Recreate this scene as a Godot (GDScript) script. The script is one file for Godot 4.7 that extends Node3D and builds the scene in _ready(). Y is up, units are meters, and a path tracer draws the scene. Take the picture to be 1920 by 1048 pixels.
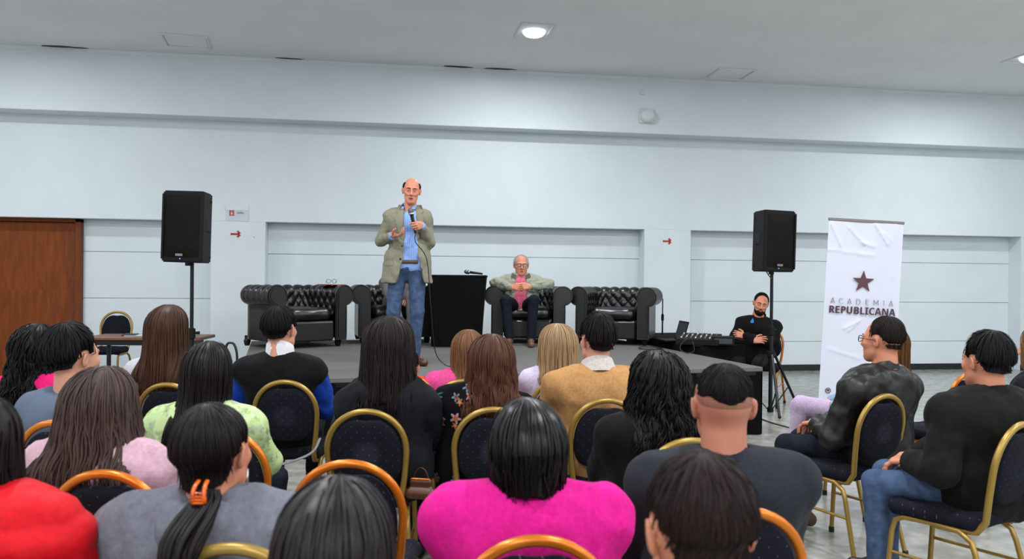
extends Node3D
# A talk in a white function hall: a speaker on a low stage with leather armchairs, an audience seen from behind.
const EYE := 1.5
const YAW := 9.0          # the photographer looks a little to the right of the wall's normal
const STAGE_H := 0.65
const CEIL := 4.52

var M := {}
var rng := RandomNumberGenerator.new()
var heads := {}
var hands := {}
var shapes := {}

# ---------------------------------------------------------------- geometry collector
class Geo:
	var v := PackedVector3Array()
	var n := PackedVector3Array()
	var uv := PackedVector2Array()
	var c := PackedColorArray()
	var i := PackedInt32Array()
	var col := Color.WHITE

	func tri(a: int, b: int, d: int) -> void:
		if (v[b] - v[a]).cross(v[d] - v[a]).dot(n[a] + n[b] + n[d]) > 0.0:
			i.append(a); i.append(d); i.append(b)
		else:
			i.append(a); i.append(b); i.append(d)

	func pt(p: Vector3, nn: Vector3, t := Vector2.ZERO) -> int:
		v.append(p); n.append(nn); uv.append(t); c.append(col)
		return v.size() - 1

	func add(g: Geo, x := Transform3D.IDENTITY) -> Geo:
		var base := v.size()
		var nb := x.basis.inverse().transposed()
		var flip := x.basis.determinant() < 0.0
		for k in g.v.size():
			v.append(x * g.v[k]); n.append((nb * g.n[k]).normalized())
		uv.append_array(g.uv); c.append_array(g.c)
		for k in range(0, g.i.size(), 3):
			i.append(base + g.i[k])
			if flip:
				i.append(base + g.i[k + 2]); i.append(base + g.i[k + 1])
			else:
				i.append(base + g.i[k + 1]); i.append(base + g.i[k + 2])
		return self

	func quad(a: Vector3, b: Vector3, d: Vector3, e: Vector3, nn: Vector3, ts := 1.0) -> void:
		var w := (b - a).length() * ts
		var h := (e - a).length() * ts
		var q := pt(a, nn, Vector2(0, 0))
		pt(b, nn, Vector2(w, 0)); pt(d, nn, Vector2(w, h)); pt(e, nn, Vector2(0, h))
		tri(q, q + 1, q + 2); tri(q, q + 2, q + 3)

	# a box whose edges are chamfered by b
	func box(ctr: Vector3, size: Vector3, b := 0.004, x := Basis.IDENTITY, ts := 1.0) -> Geo:
		var h := size * 0.5
		b = minf(b, minf(h.x, minf(h.y, h.z)) * 0.95)
		var inn := h - Vector3(b, b, b)
		for ax in 3:
			for s in [-1.0, 1.0]:
				var nn := Vector3.ZERO; nn[ax] = s
				var u := Vector3.ZERO; u[(ax + 1) % 3] = inn[(ax + 1) % 3]
				var w := Vector3.ZERO; w[(ax + 2) % 3] = inn[(ax + 2) % 3]
				var o := nn * h[ax]
				quad(ctr + x * (o - u - w), ctr + x * (o + u - w), ctr + x * (o + u + w), ctr + x * (o - u + w), x * nn, ts)
		if b > 0.0:
			for ax in 3:
				var a1 := (ax + 1) % 3
				var a2 := (ax + 2) % 3
				for s1 in [-1.0, 1.0]:
					for s2 in [-1.0, 1.0]:
						var p := Vector3.ZERO; p[a1] = s1 * h[a1]; p[a2] = s2 * inn[a2]
						var q := Vector3.ZERO; q[a1] = s1 * inn[a1]; q[a2] = s2 * h[a2]
						var l := Vector3.ZERO; l[ax] = inn[ax]
						var nn := Vector3.ZERO; nn[a1] = s1; nn[a2] = s2
						quad(ctr + x * (p - l), ctr + x * (p + l), ctr + x * (q + l), ctr + x * (q - l), x * nn.normalized(), ts)
			for sx in [-1.0, 1.0]:
				for sy in [-1.0, 1.0]:
					for sz in [-1.0, 1.0]:
						var s := Vector3(sx, sy, sz)
						var nn := x * s.normalized()
						var q := pt(ctr + x * (Vector3(h.x, inn.y, inn.z) * s), nn)
						pt(ctr + x * (Vector3(inn.x, h.y, inn.z) * s), nn); pt(ctr + x * (Vector3(inn.x, inn.y, h.z) * s), nn)
						tri(q, q + 1, q + 2)
		return self

	# a bar of given width and depth between two points
	func bar(a: Vector3, b: Vector3, w: float, d: float, bev := 0.002) -> Geo:
		var z := (b - a).normalized()
		var up := Vector3.UP if absf(z.y) < 0.95 else Vector3.RIGHT
		var x := up.cross(z).normalized()
		return box((a + b) * 0.5, Vector3(w, d, (b - a).length()), bev, Basis(x, z.cross(x), z))

	# a tube along points; radii one per point (or one for all); sq squashes the section along its second axis
	func tube(p: PackedVector3Array, r: PackedFloat32Array, sides := 8, closed := false, sq := 1.0, caps := true, up := Vector3.UP) -> Geo:
		var m := p.size()
		var base := v.size()
		var prev := Vector3.ZERO
		var len := 0.0
		for k in m:
			var t: Vector3
			if closed:
				t = p[(k + 1) % m] - p[(k + m - 1) % m]
			else:
				t = p[mini(k + 1, m - 1)] - p[maxi(k - 1, 0)]
			t = t.normalized()
			var x := prev
			if x == Vector3.ZERO:
				x = up.cross(t)
				if x.length() < 0.1:
					x = Vector3(0.3, 0.1, 1).cross(t)
			x = (x - t * x.dot(t)).normalized()
			prev = x
			var y := t.cross(x)
			if k:
				len += (p[k] - p[k - 1]).length()
			var rr := r[k] if r.size() > k else r[r.size() - 1]
			for s in sides + 1:
				var a := TAU * s / sides
				var dir := x * cos(a) + y * sin(a) * sq
				pt(p[k] + dir * rr, (x * cos(a) + y * sin(a) / sq).normalized(), Vector2(float(s) / sides, len))
		var rings := m if closed else m - 1
		for k in rings:
			for s in sides:
				var a := base + k * (sides + 1) + s
				var b := base + ((k + 1) % m) * (sides + 1) + s
				tri(a, b, b + 1); tri(a, b + 1, a + 1)
		if caps and not closed:
			for e in [0, m - 1]:
				var t := (p[1] - p[0]).normalized() * -1.0 if e == 0 else (p[m - 1] - p[m - 2]).normalized()
				var q := pt(p[e], t)
				var st := v.size()
				for s in sides + 1:
					pt(v[base + e * (sides + 1) + s], t)
				for s in sides:
					tri(q, st + s, st + s + 1)
		return self

	func lathe(prof: PackedVector2Array, segs := 20, x := Transform3D.IDENTITY) -> Geo:
		var m := prof.size()
		for k in m - 1:
			var d := prof[k + 1] - prof[k]
			if d.length() < 1e-6:
				continue
			var nn := Vector2(d.y, -d.x).normalized()
			var base := v.size()
			for s in segs + 1:
				var a := TAU * s / segs
				var q := (x.basis * Vector3(nn.x * cos(a), nn.y, nn.x * sin(a))).normalized()
				for e in 2:
					var w := prof[k + e]
					pt(x * Vector3(w.x * cos(a), w.y, w.x * sin(a)), q, Vector2(float(s) / segs, w.y))
			for s in segs:
				var b := base + s * 2
				tri(b, b + 1, b + 3); tri(b, b + 3, b + 2)
		return self

	# a parameter surface from rows of points; normals by differences, pointing away from "inside"
	func sheet(rows: Array, wrap := false, inside = null, us := 1.0, vs := 1.0, cols: Array = []) -> Geo:
		var m := rows.size()
		var w: int = rows[0].size()
		var base := v.size()
		for r in m:
			var row: PackedVector3Array = rows[r]
			var up: PackedVector3Array = rows[maxi(r - 1, 0)]
			var dn: PackedVector3Array = rows[mini(r + 1, m - 1)]
			for s in w:
				var l := (s + w - 1) % w if wrap else maxi(s - 1, 0)
				var q := (s + 1) % w if wrap else mini(s + 1, w - 1)
				var nn := (row[q] - row[l]).cross(dn[s] - up[s]).normalized()
				if nn == Vector3.ZERO:
					nn = Vector3.UP
				if inside != null:
					var ins: Vector3 = inside
					if nn.dot(row[s] - ins) < 0.0:
						nn = -nn
				if cols:
					col = cols[r][s]
				pt(row[s], nn, Vector2(float(s) / (w - 1) * us, float(r) / (m - 1) * vs))
		for r in m - 1:
			for s in (w if wrap else w - 1):
				var a := base + r * w + s
				var b := base + r * w + (s + 1) % w
				tri(a, b, b + w); tri(a, b + w, a + w)
		return self

	func ball(ctr: Vector3, r: Vector3, x := Basis.IDENTITY, segs := 12) -> Geo:
		var base := v.size()
		var rings := segs / 2 + 1
		for k in rings + 1:
			var th := PI * k / rings
			for s in segs + 1:
				var a := TAU * s / segs
				var d := Vector3(sin(th) * cos(a), cos(th), sin(th) * sin(a))
				pt(ctr + x * (d * r), (x * (d / r)).normalized(), Vector2(float(s) / segs, float(k) / rings))
		for k in rings:
			for s in segs:
				var a := base + k * (segs + 1) + s
				tri(a, a + 1, a + segs + 2); tri(a, a + segs + 2, a + segs + 1)
		return self

	# a flat polygon (in x, y) extruded towards +z by d, carried by x
	func prism(poly: PackedVector2Array, d: float, x := Transform3D.IDENTITY, ts := 1.0) -> Geo:
		var t := Geometry2D.triangulate_polygon(poly)
		for e in 2:
			var base := v.size()
			var nn := (x.basis * Vector3(0, 0, -1.0 if e == 0 else 1.0)).normalized()
			for p in poly:
				pt(x * Vector3(p.x, p.y, d * e), nn, p * ts)
			for k in range(0, t.size(), 3):
				tri(base + t[k], base + t[k + 1], base + t[k + 2])
		var ar := 0.0
		for k in poly.size():
			ar += poly[k].cross(poly[(k + 1) % poly.size()])
		var cw := 1.0 if ar > 0.0 else -1.0
		for k in poly.size():
			var a := poly[k]
			var b := poly[(k + 1) % poly.size()]
			var nn := Vector3((b - a).y, -(b - a).x, 0).normalized() * cw
			quad(x * Vector3(a.x, a.y, 0), x * Vector3(b.x, b.y, 0), x * Vector3(b.x, b.y, d), x * Vector3(a.x, a.y, d), (x.basis * nn).normalized(), ts)
		return self

	func mesh(m: Material) -> ArrayMesh:
		var a := []
		a.resize(Mesh.ARRAY_MAX)
		a[Mesh.ARRAY_VERTEX] = v; a[Mesh.ARRAY_NORMAL] = n; a[Mesh.ARRAY_TEX_UV] = uv; a[Mesh.ARRAY_COLOR] = c; a[Mesh.ARRAY_INDEX] = i
		var r := ArrayMesh.new()
		r.add_surface_from_arrays(Mesh.PRIMITIVE_TRIANGLES, a)
		r.surface_set_material(0, m)
		return r

# ---------------------------------------------------------------- distance field on a grid, meshed as surface nets
class Field:
	var o: Vector3
	var h: float
	var nx: int
	var ny: int
	var nz: int
	var f := PackedFloat32Array()

	func _init(lo: Vector3, hi: Vector3, cell: float) -> void:
		h = cell
		o = lo
		nx = int((hi.x - lo.x) / h) + 2; ny = int((hi.y - lo.y) / h) + 2; nz = int((hi.z - lo.z) / h) + 2
		f.resize(nx * ny * nz)
		f.fill(1.0)

	# tapered capsule: op 0 joins, 1 cuts away
	func cap(a: Vector3, b: Vector3, ra: float, rb: float, k := 0.03, op := 0) -> Field:
		var mr := maxf(ra, rb) + k + 2.0 * h
		var lo := (a.min(b) - Vector3(mr, mr, mr) - o) / h
		var hi := (a.max(b) + Vector3(mr, mr, mr) - o) / h
		var ba := b - a
		var il := 1.0 / maxf(ba.length_squared(), 1e-9)
		var dr := rb - ra
		var x0 := maxi(0, int(lo.x)); var x1 := mini(nx - 1, int(hi.x) + 1)
		for z in range(maxi(0, int(lo.z)), mini(nz - 1, int(hi.z) + 1) + 1):
			for y in range(maxi(0, int(lo.y)), mini(ny - 1, int(hi.y) + 1) + 1):
				var at := (z * ny + y) * nx
				var pa := o + Vector3(x0 * h, y * h, z * h) - a
				for x in range(x0, x1 + 1):
					var t := clampf(pa.dot(ba) * il, 0.0, 1.0)
					var d := (pa - ba * t).length() - ra - dr * t
					var g := f[at + x]
					if op == 0:
						var e := k - absf(d - g)
						f[at + x] = minf(d, g) - (e * e * 0.25 / k if e > 0.0 else 0.0)
					else:
						var e := k - absf(-d - g)
						f[at + x] = maxf(-d, g) + (e * e * 0.25 / k if e > 0.0 else 0.0)
					pa.x += h
		return self

	func ell(ctr: Vector3, r: Vector3, k := 0.02, op := 0, bs := Basis.IDENTITY) -> Field:
		var inv := bs.inverse()
		var mr := maxf(r.x, maxf(r.y, r.z)) + k + 2.0 * h
		var lo := (ctr - Vector3(mr, mr, mr) - o) / h
		var hi := (ctr + Vector3(mr, mr, mr) - o) / h
		var x0 := maxi(0, int(lo.x)); var x1 := mini(nx - 1, int(hi.x) + 1)
		var step := inv * Vector3(h, 0, 0)
		for z in range(maxi(0, int(lo.z)), mini(nz - 1, int(hi.z) + 1) + 1):
			for y in range(maxi(0, int(lo.y)), mini(ny - 1, int(hi.y) + 1) + 1):
				var at := (z * ny + y) * nx
				var p := inv * (o + Vector3(x0 * h, y * h, z * h) - ctr)
				for x in range(x0, x1 + 1):
					var q := p / r
					var k0 := q.length()
					var d := k0 * (k0 - 1.0) / maxf((q / r).length(), 1e-6)
					var g := f[at + x]
					if op == 0:
						var e := k - absf(d - g)
						f[at + x] = minf(d, g) - (e * e * 0.25 / k if e > 0.0 else 0.0)
					else:
						var e := k - absf(-d - g)
						f[at + x] = maxf(-d, g) + (e * e * 0.25 / k if e > 0.0 else 0.0)
					p += step
		return self

	# keeps only what lies behind the plane n·p = d
	func cut(nn: Vector3, d: float, k := 0.004) -> Field:
		nn = nn.normalized()
		for z in nz:
			for y in ny:
				var at := (z * ny + y) * nx
				var s := nn.dot(o + Vector3(0, y * h, z * h)) - d
				for x in nx:
					var g := f[at + x]
					var e := k - absf(s - g)
					f[at + x] = maxf(s, g) + (e * e * 0.25 / k if e > 0.0 else 0.0)
					s += nn.x * h
		return self

	func wrinkle(noise: FastNoiseLite, amp: float, st := Vector3.ONE) -> Field:
		for z in nz:
			for y in ny:
				var at := (z * ny + y) * nx
				for x in nx:
					if absf(f[at + x]) < 0.035:
						f[at + x] += amp * noise.get_noise_3dv((o + Vector3(x, y, z) * h) * st)
		return self

	func value(p: Vector3) -> float:
		var q := (p - o) / h
		var x := clampi(int(q.x), 0, nx - 2); var y := clampi(int(q.y), 0, ny - 2); var z := clampi(int(q.z), 0, nz - 2)
		var a := (z * ny + y) * nx + x
		var t := q - Vector3(x, y, z)
		var p0 := lerpf(lerpf(f[a], f[a + 1], t.x), lerpf(f[a + nx], f[a + nx + 1], t.x), t.y)
		var b := a + nx * ny
		var p1 := lerpf(lerpf(f[b], f[b + 1], t.x), lerpf(f[b + nx], f[b + nx + 1], t.x), t.y)
		return lerpf(p0, p1, t.z)

	# where a ray from p along d first meets the surface
	func hit(p: Vector3, d: Vector3, far := 1.0) -> Vector3:
		d = d.normalized()
		var s := 0.0
		while s < far:
			if value(p + d * s) <= 0.0:
				return p + d * s
			s += h * 0.25
		return p + d * far

	func normal(p: Vector3) -> Vector3:
		var e := h
		return Vector3(value(p + Vector3(e, 0, 0)) - value(p - Vector3(e, 0, 0)), value(p + Vector3(0, e, 0)) - value(p - Vector3(0, e, 0)), value(p + Vector3(0, 0, e)) - value(p - Vector3(0, 0, e))).normalized()

	func geo() -> Geo:
		var g := Geo.new()
		var id := PackedInt32Array()
		id.resize(f.size())
		id.fill(-1)
		var sx := nx * ny
		var lim := h * 2.6
		for z in nz - 1:
			for y in ny - 1:
				var at := z * sx + y * nx
				for x in nx - 1:
					var c := at + x
					var a0 := f[c]
					if a0 > lim or a0 < -lim:
						continue
					var a1 := f[c + 1]; var a2 := f[c + nx]; var a3 := f[c + nx + 1]
					var a4 := f[c + sx]; var a5 := f[c + sx + 1]; var a6 := f[c + sx + nx]; var a7 := f[c + sx + nx + 1]
					var m := int(a0 < 0.0) + int(a1 < 0.0) + int(a2 < 0.0) + int(a3 < 0.0) + int(a4 < 0.0) + int(a5 < 0.0) + int(a6 < 0.0) + int(a7 < 0.0)
					if m == 0 or m == 8:
						continue
					var s := Vector3.ZERO
					var k := 0
					if (a0 < 0.0) != (a1 < 0.0): s += Vector3(a0 / (a0 - a1), 0, 0); k += 1
					if (a2 < 0.0) != (a3 < 0.0): s += Vector3(a2 / (a2 - a3), 1, 0); k += 1
					if (a4 < 0.0) != (a5 < 0.0): s += Vector3(a4 / (a4 - a5), 0, 1); k += 1
					if (a6 < 0.0) != (a7 < 0.0): s += Vector3(a6 / (a6 - a7), 1, 1); k += 1
					if (a0 < 0.0) != (a2 < 0.0): s += Vector3(0, a0 / (a0 - a2), 0); k += 1
					if (a1 < 0.0) != (a3 < 0.0): s += Vector3(1, a1 / (a1 - a3), 0); k += 1
					if (a4 < 0.0) != (a6 < 0.0): s += Vector3(0, a4 / (a4 - a6), 1); k += 1
					if (a5 < 0.0) != (a7 < 0.0): s += Vector3(1, a5 / (a5 - a7), 1); k += 1
					if (a0 < 0.0) != (a4 < 0.0): s += Vector3(0, 0, a0 / (a0 - a4)); k += 1
					if (a1 < 0.0) != (a5 < 0.0): s += Vector3(1, 0, a1 / (a1 - a5)); k += 1
					if (a2 < 0.0) != (a6 < 0.0): s += Vector3(0, 1, a2 / (a2 - a6)); k += 1
					if (a3 < 0.0) != (a7 < 0.0): s += Vector3(1, 1, a3 / (a3 - a7)); k += 1
					var nn := Vector3(a1 + a3 + a5 + a7 - a0 - a2 - a4 - a6, a2 + a3 + a6 + a7 - a0 - a1 - a4 - a5, a4 + a5 + a6 + a7 - a0 - a1 - a2 - a3).normalized()
					id[c] = g.pt(o + (Vector3(x, y, z) + s / k) * h, nn)
		for z in range(1, nz - 1):
			for y in range(1, ny - 1):
				var at := z * sx + y * nx
				for x in range(1, nx - 1):
					var c := at + x
					if id[c] < 0:
						continue
					var ins := f[c] < 0.0
					if ins != (f[c + 1] < 0.0):
						face(g, id[c], id[c - nx], id[c - nx - sx], id[c - sx])
					if ins != (f[c + nx] < 0.0):
						face(g, id[c], id[c - 1], id[c - 1 - sx], id[c - sx])
					if ins != (f[c + sx] < 0.0):
						face(g, id[c], id[c - 1], id[c - 1 - nx], id[c - nx])
		return g

	func face(g: Geo, a: int, b: int, c: int, d: int) -> void:
		if a < 0 or b < 0 or c < 0 or d < 0:
			return
		g.tri(a, b, c); g.tri(a, c, d)

# ---------------------------------------------------------------- nodes
func numbered(called: String) -> String:
	if not has_node(NodePath(called)):
		return called
	var k := 1
	while has_node(NodePath("%s_%03d" % [called, k])):
		k += 1
	return "%s_%03d" % [called, k]

func thing(called: String, label: String, category: String, at := Vector3.ZERO, turn := 0.0, group := "") -> Node3D:
	var o := Node3D.new()
	o.name = numbered(called)
	add_child(o)
	o.position = at
	o.rotation.y = turn
	return tag(o, label, category, group)

func tag(o: Node3D, label: String, category: String, group := "") -> Node3D:
	o.set_meta("label", label)
	o.set_meta("category", category)
	if group:
		o.set_meta("group", group)
	return o

func put(called: String, g: Geo, m: Material, parent: Node = null, label := "") -> MeshInstance3D:
	var o := MeshInstance3D.new()
	o.mesh = g.mesh(m)
	if parent == null:
		o.name = numbered(called)
		add_child(o)
	else:
		var k := 0
		var nm := called
		while parent.has_node(NodePath(nm)):
			k += 1
			nm = "%s_%03d" % [called, k]
		o.name = nm
		parent.add_child(o, true)
	if label:
		o.set_meta("label", label)
	return o

func struct(called: String, g: Geo, m: Material, label := "") -> MeshInstance3D:
	var o := put(called, g, m)
	o.set_meta("kind", "structure")
	if label:
		o.set_meta("label", label)
	return o

func dup(o: Node3D, at: Vector3, turn: float, label := "", group := "") -> Node3D:
	var r: Node3D = o.duplicate()
	r.name = numbered(str(o.name).rstrip("0123456789").trim_suffix("_"))
	add_child(r)
	r.position = at
	r.rotation.y = turn
	if label:
		r.set_meta("label", label)
	if group:
		r.set_meta("group", group)
	return r

# a place on the floor: sideways by the photo's column u, d metres ahead of the camera
func spot(u: float, d: float, y := 0.0) -> Vector3:
	var x := (u - 960.0) / 1500.0 * d
	var a := deg_to_rad(YAW)
	return Vector3(x * cos(a) + d * sin(a), y, x * sin(a) - d * cos(a))

func height(u: float, v: float, d: float) -> float:
	return EYE + (518.0 + 0.01 * (u - 960.0) - v) * d / 1500.0

# ---------------------------------------------------------------- materials
func mat(c: Color, rough := 0.7, metal := 0.0, spec := 0.5) -> StandardMaterial3D:
	var m := StandardMaterial3D.new()
	m.albedo_color = c
	m.roughness = rough
	m.metallic = metal
	m.metallic_specular = spec
	m.vertex_color_use_as_albedo = true
	return m

func noise(freq: float, sd := 1, oct := 3, type := FastNoiseLite.TYPE_SIMPLEX_SMOOTH) -> FastNoiseLite:
	var n := FastNoiseLite.new()
	n.noise_type = type
	n.frequency = freq
	n.seed = sd
	n.fractal_octaves = oct
	return n

# a seamless grey noise texture between two tones
func grain(size: int, freq: float, lo: float, hi: float, sd := 1, oct := 3) -> ImageTexture:
	var im := noise(freq, sd, oct).get_seamless_image(size, size)
	im.convert(Image.FORMAT_RGB8)
	for y in size:
		for x in size:
			var k := lerpf(lo, hi, im.get_pixel(x, y).r)
			im.set_pixel(x, y, Color(k, k, k))
	return ImageTexture.create_from_image(im)

func tri_tex(m: StandardMaterial3D, t: Texture2D, scale: float, world := false) -> StandardMaterial3D:
	m.albedo_texture = t
	m.uv1_triplanar = true
	m.uv1_world_triplanar = world
	m.uv1_scale = Vector3.ONE * scale
	return m

func bump(m: StandardMaterial3D, t: Texture2D, cm: float) -> StandardMaterial3D:
	m.heightmap_enabled = true
	m.heightmap_texture = t
	m.heightmap_scale = cm
	return m

func blotch_image(size: int, base: Color, cols: Array, count: int, r0: float, r1: float, sd: int) -> Image:
	var im := Image.create(size, size, false, Image.FORMAT_RGB8)
	im.fill(base)
	var r := RandomNumberGenerator.new()
	r.seed = sd
	for k in count:
		var cx := r.randf() * size
		var cy := r.randf() * size
		var rad := r.randf_range(r0, r1)
		var st := r.randf_range(0.4, 1.0)
		var an := r.randf() * TAU
		var c: Color = cols[k % cols.size()]
		var w := int(rad) + 1
		for y in range(-w, w + 1):
			for x in range(-w, w + 1):
				var q := Vector2(x, y).rotated(an)
				if Vector2(q.x, q.y / st).length() < rad * (0.8 + 0.2 * sin(q.angle() * 5.0 + k)):
					im.set_pixel(posmod(int(cx) + x, size), posmod(int(cy) + y, size), c)
	return im

func make_materials() -> void:
	var fine := grain(128, 0.09, 0.82, 1.0, 3)
	var speck := grain(256, 0.25, 0.55, 1.0, 5, 2)
	var soft := grain(256, 0.012, 0.975, 1.0, 9)
	M.fine = fine
	M.speck = speck
	M.wall = tri_tex(mat(Color(0.865, 0.895, 0.91), 0.62), soft, 0.35)
	M.ceiling = tri_tex(mat(Color(0.925, 0.92, 0.925), 0.85), soft, 0.3)
	M.plate = mat(Color(0.84, 0.84, 0.85), 0.6)
	M.base = mat(Color(0.08, 0.07, 0.07), 0.45)
	M.stain = mat(Color(0.33, 0.22, 0.17), 0.9)
	M.floor = tri_tex(mat(Color(0.68, 0.675, 0.64), 0.22), grain(512, 0.02, 0.72, 1.0, 17, 5), 0.5, true)
	M.carpet = tri_tex(mat(Color(0.52, 0.51, 0.495), 0.95, 0.0, 0.2), speck, 4.0)
	M.skirt = tri_tex(mat(Color(0.055, 0.05, 0.05), 0.9, 0.0, 0.2), fine, 3.0)
	M.cloth_black = tri_tex(mat(Color(0.05, 0.045, 0.045), 0.85, 0.0, 0.25), fine, 3.0)
	# door veneer: stretched grain
	var wn := noise(0.02, 31, 4)
	var im := Image.create(256, 512, false, Image.FORMAT_RGB8)
	for y in 512:
		for x in 256:
			var k := 0.90 + 0.14 * wn.get_noise_2d(x * 3.2, y * 0.22) + 0.05 * wn.get_noise_2d(x * 20.0, y * 2.0)
			im.set_pixel(x, y, Color(k, k, k))
	var veneer := ImageTexture.create_from_image(im)
	M.door = tri_tex(mat(Color(0.54, 0.27, 0.11), 0.5, 0.0, 0.3), veneer, 0.8)
	M.door_frame = tri_tex(mat(Color(0.50, 0.26, 0.13), 0.5, 0.0, 0.3), veneer, 1.4)
	M.table_wood = tri_tex(mat(Color(0.52, 0.33, 0.22), 0.45), veneer, 1.1)
	M.leather = bump(mat(Color(0.052, 0.043, 0.038), 0.33, 0.0, 0.55), grain(128, 0.12, 0.0, 1.0, 41), 0.02)
	M.leather.uv1_triplanar = true
	M.leather.uv1_scale = Vector3.ONE * 6.0
	M.leather_jacket = bump(mat(Color(0.085, 0.072, 0.064), 0.42, 0.0, 0.4), grain(128, 0.06, 0.0, 1.0, 43), 0.03)
	M.leather_jacket.uv1_triplanar = true
	M.leather_jacket.uv1_scale = Vector3.ONE * 5.0
	M.black_plastic = bump(mat(Color(0.075, 0.066, 0.06), 0.6, 0.0, 0.3), fine, 0.02)
	M.black_plastic.uv1_triplanar = true
	M.black_plastic.uv1_scale = Vector3.ONE * 8.0
	var gr := Image.create(64, 64, false, Image.FORMAT_RGB8)
	for y in 64:
		for x in 64:
			var k := 0.45 if Vector2(x % 16 - 8, y % 16 - 8).length() < 6.0 or Vector2((x + 8) % 16 - 8, (y + 8) % 16 - 8).length() < 3.0 else 1.0
			gr.set_pixel(x, y, Color(k, k, k))
	M.grille = tri_tex(mat(Color(0.085, 0.073, 0.066), 0.65, 0.0, 0.25), ImageTexture.create_from_image(gr), 24.0)
	M.black_metal = mat(Color(0.055, 0.053, 0.053), 0.42, 0.3)
	M.cable = mat(Color(0.03, 0.03, 0.03), 0.55)
	M.chrome = mat(Color(0.75, 0.75, 0.75), 0.25, 0.9)
	M.gold = mat(Color(0.62, 0.50, 0.24), 0.36, 0.55)
	M.gold_orange = mat(Color(0.78, 0.43, 0.09), 0.30, 0.45)
	# chair fabric: dark navy with a staggered woven dot
	var dots := Image.create(128, 128, false, Image.FORMAT_RGB8)
	var r := RandomNumberGenerator.new()
	r.seed = 5
	for y in 128:
		for x in 128:
			var k := r.randf_range(0.85, 1.1)
			dots.set_pixel(x, y, Color(0.088 * k, 0.092 * k, 0.125 * k))
	for q in [Vector2i(32, 32), Vector2i(96, 96)]:
		for y in range(-6, 7):
			for x in range(-6, 7):
				var l := Vector2(x, y).rotated(0.5)
				if absf(l.x) + absf(l.y) * 1.6 < 6.5 or (absf(l.x) < 1.6 and absf(l.y) < 6.0):
					dots.set_pixel(q.x + x, q.y + y, Color(0.33, 0.33, 0.35))
	M.chair_fabric = mat(Color.WHITE, 0.9, 0.0, 0.25)
	M.chair_fabric.albedo_texture = ImageTexture.create_from_image(dots)
	M.chair_under = mat(Color(0.05, 0.05, 0.055), 0.8)
	M.banner = mat(Color(0.80, 0.80, 0.85), 0.55)
	M.banner_ink = mat(Color(0.27, 0.15, 0.19), 0.7)
	M.banner_star = mat(Color(0.33, 0.20, 0.225), 0.7)
	M.grey_metal = mat(Color(0.52, 0.47, 0.48), 0.4, 0.6)
	M.red = mat(Color(0.66, 0.15, 0.15), 0.5)
	M.pink_red = mat(Color(0.72, 0.27, 0.30), 0.5)
	M.ink = mat(Color(0.20, 0.20, 0.23), 0.6)
	M.white_plastic = mat(Color(0.84, 0.85, 0.86), 0.35)
	M.paper = mat(Color(0.80, 0.82, 0.85), 0.6)
	M.sleeve_film = mat(Color(0.86, 0.88, 0.91), 0.12)
	M.lamp = mat(Color.WHITE, 0.4)
	M.lamp.emission_enabled = true
	M.lamp.emission = Color(0.90, 0.98, 1.0)
	M.lamp.emission_energy_multiplier = 3.2
	M.led = mat(Color(0.2, 0.5, 1.0), 0.4)
	M.led.emission_enabled = true
	M.led.emission = Color(0.25, 0.6, 1.0)
	M.led.emission_energy_multiplier = 2.0
	# hair: fine streaks along the strands
	var hs := Image.create(256, 128, false, Image.FORMAT_RGB8)
	var hn := noise(0.05, 77, 3)
	for x in 256:
		var k0 := r.randf_range(0.72, 1.0)
		for y in 128:
			var k := k0 * (0.85 + 0.3 * hn.get_noise_2d(x * 4.0, y * 0.6))
			hs.set_pixel(x, y, Color(k, k, k))
	M.hair_tex = ImageTexture.create_from_image(hs)
	M.eye_white = mat(Color(0.62, 0.57, 0.54), 0.3)
	M.iris = mat(Color(0.10, 0.06, 0.04), 0.2)
	M.glass_frame = mat(Color(0.05, 0.045, 0.045), 0.35)
	M.lens = mat(Color(0.85, 0.9, 0.92, 0.04), 0.05)
	M.lens.transparency = BaseMaterial3D.TRANSPARENCY_ALPHA
	M.shirt_white = mat(Color(0.86, 0.85, 0.86), 0.8)
	M.teal_mark = mat(Color(0.12, 0.45, 0.72), 0.5)

func hair_mat(c: Color, rough := 0.42) -> StandardMaterial3D:
	var m := mat(c, rough + 0.08, 0.0, 0.28 if rough > 0.35 else 0.36)
	m.albedo_texture = M.hair_tex
	return m

func skin_mat(c: Color) -> StandardMaterial3D:
	var m := mat(c, 0.5, 0.0, 0.4)
	return m

func cloth(c: Color, rough := 0.88, k := 5.0) -> StandardMaterial3D:
	var m := tri_tex(mat(c, rough, 0.0, 0.25), M.fine, k)
	m.rim_enabled = true
	m.rim = 0.15
	return m

# ---------------------------------------------------------------- the hall
func slab(x0: float, x1: float, y0: float, y1: float, z0: float, z1: float, b := 0.003, g: Geo = null) -> Geo:
	if g == null:
		g = Geo.new()
	return g.box(Vector3((x0 + x1) / 2, (y0 + y1) / 2, (z0 + z1) / 2), Vector3(x1 - x0, y1 - y0, z1 - z0), b)

func rough_patch(w: float, h: float, sd: int) -> PackedVector2Array:
	var r := RandomNumberGenerator.new()
	r.seed = sd
	var p := PackedVector2Array()
	for k in 14:
		var a := TAU * k / 14.0
		p.append(Vector2(cos(a) * w * r.randf_range(0.55, 1.0), sin(a) * h * r.randf_range(0.5, 1.0)))
	return p

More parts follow.
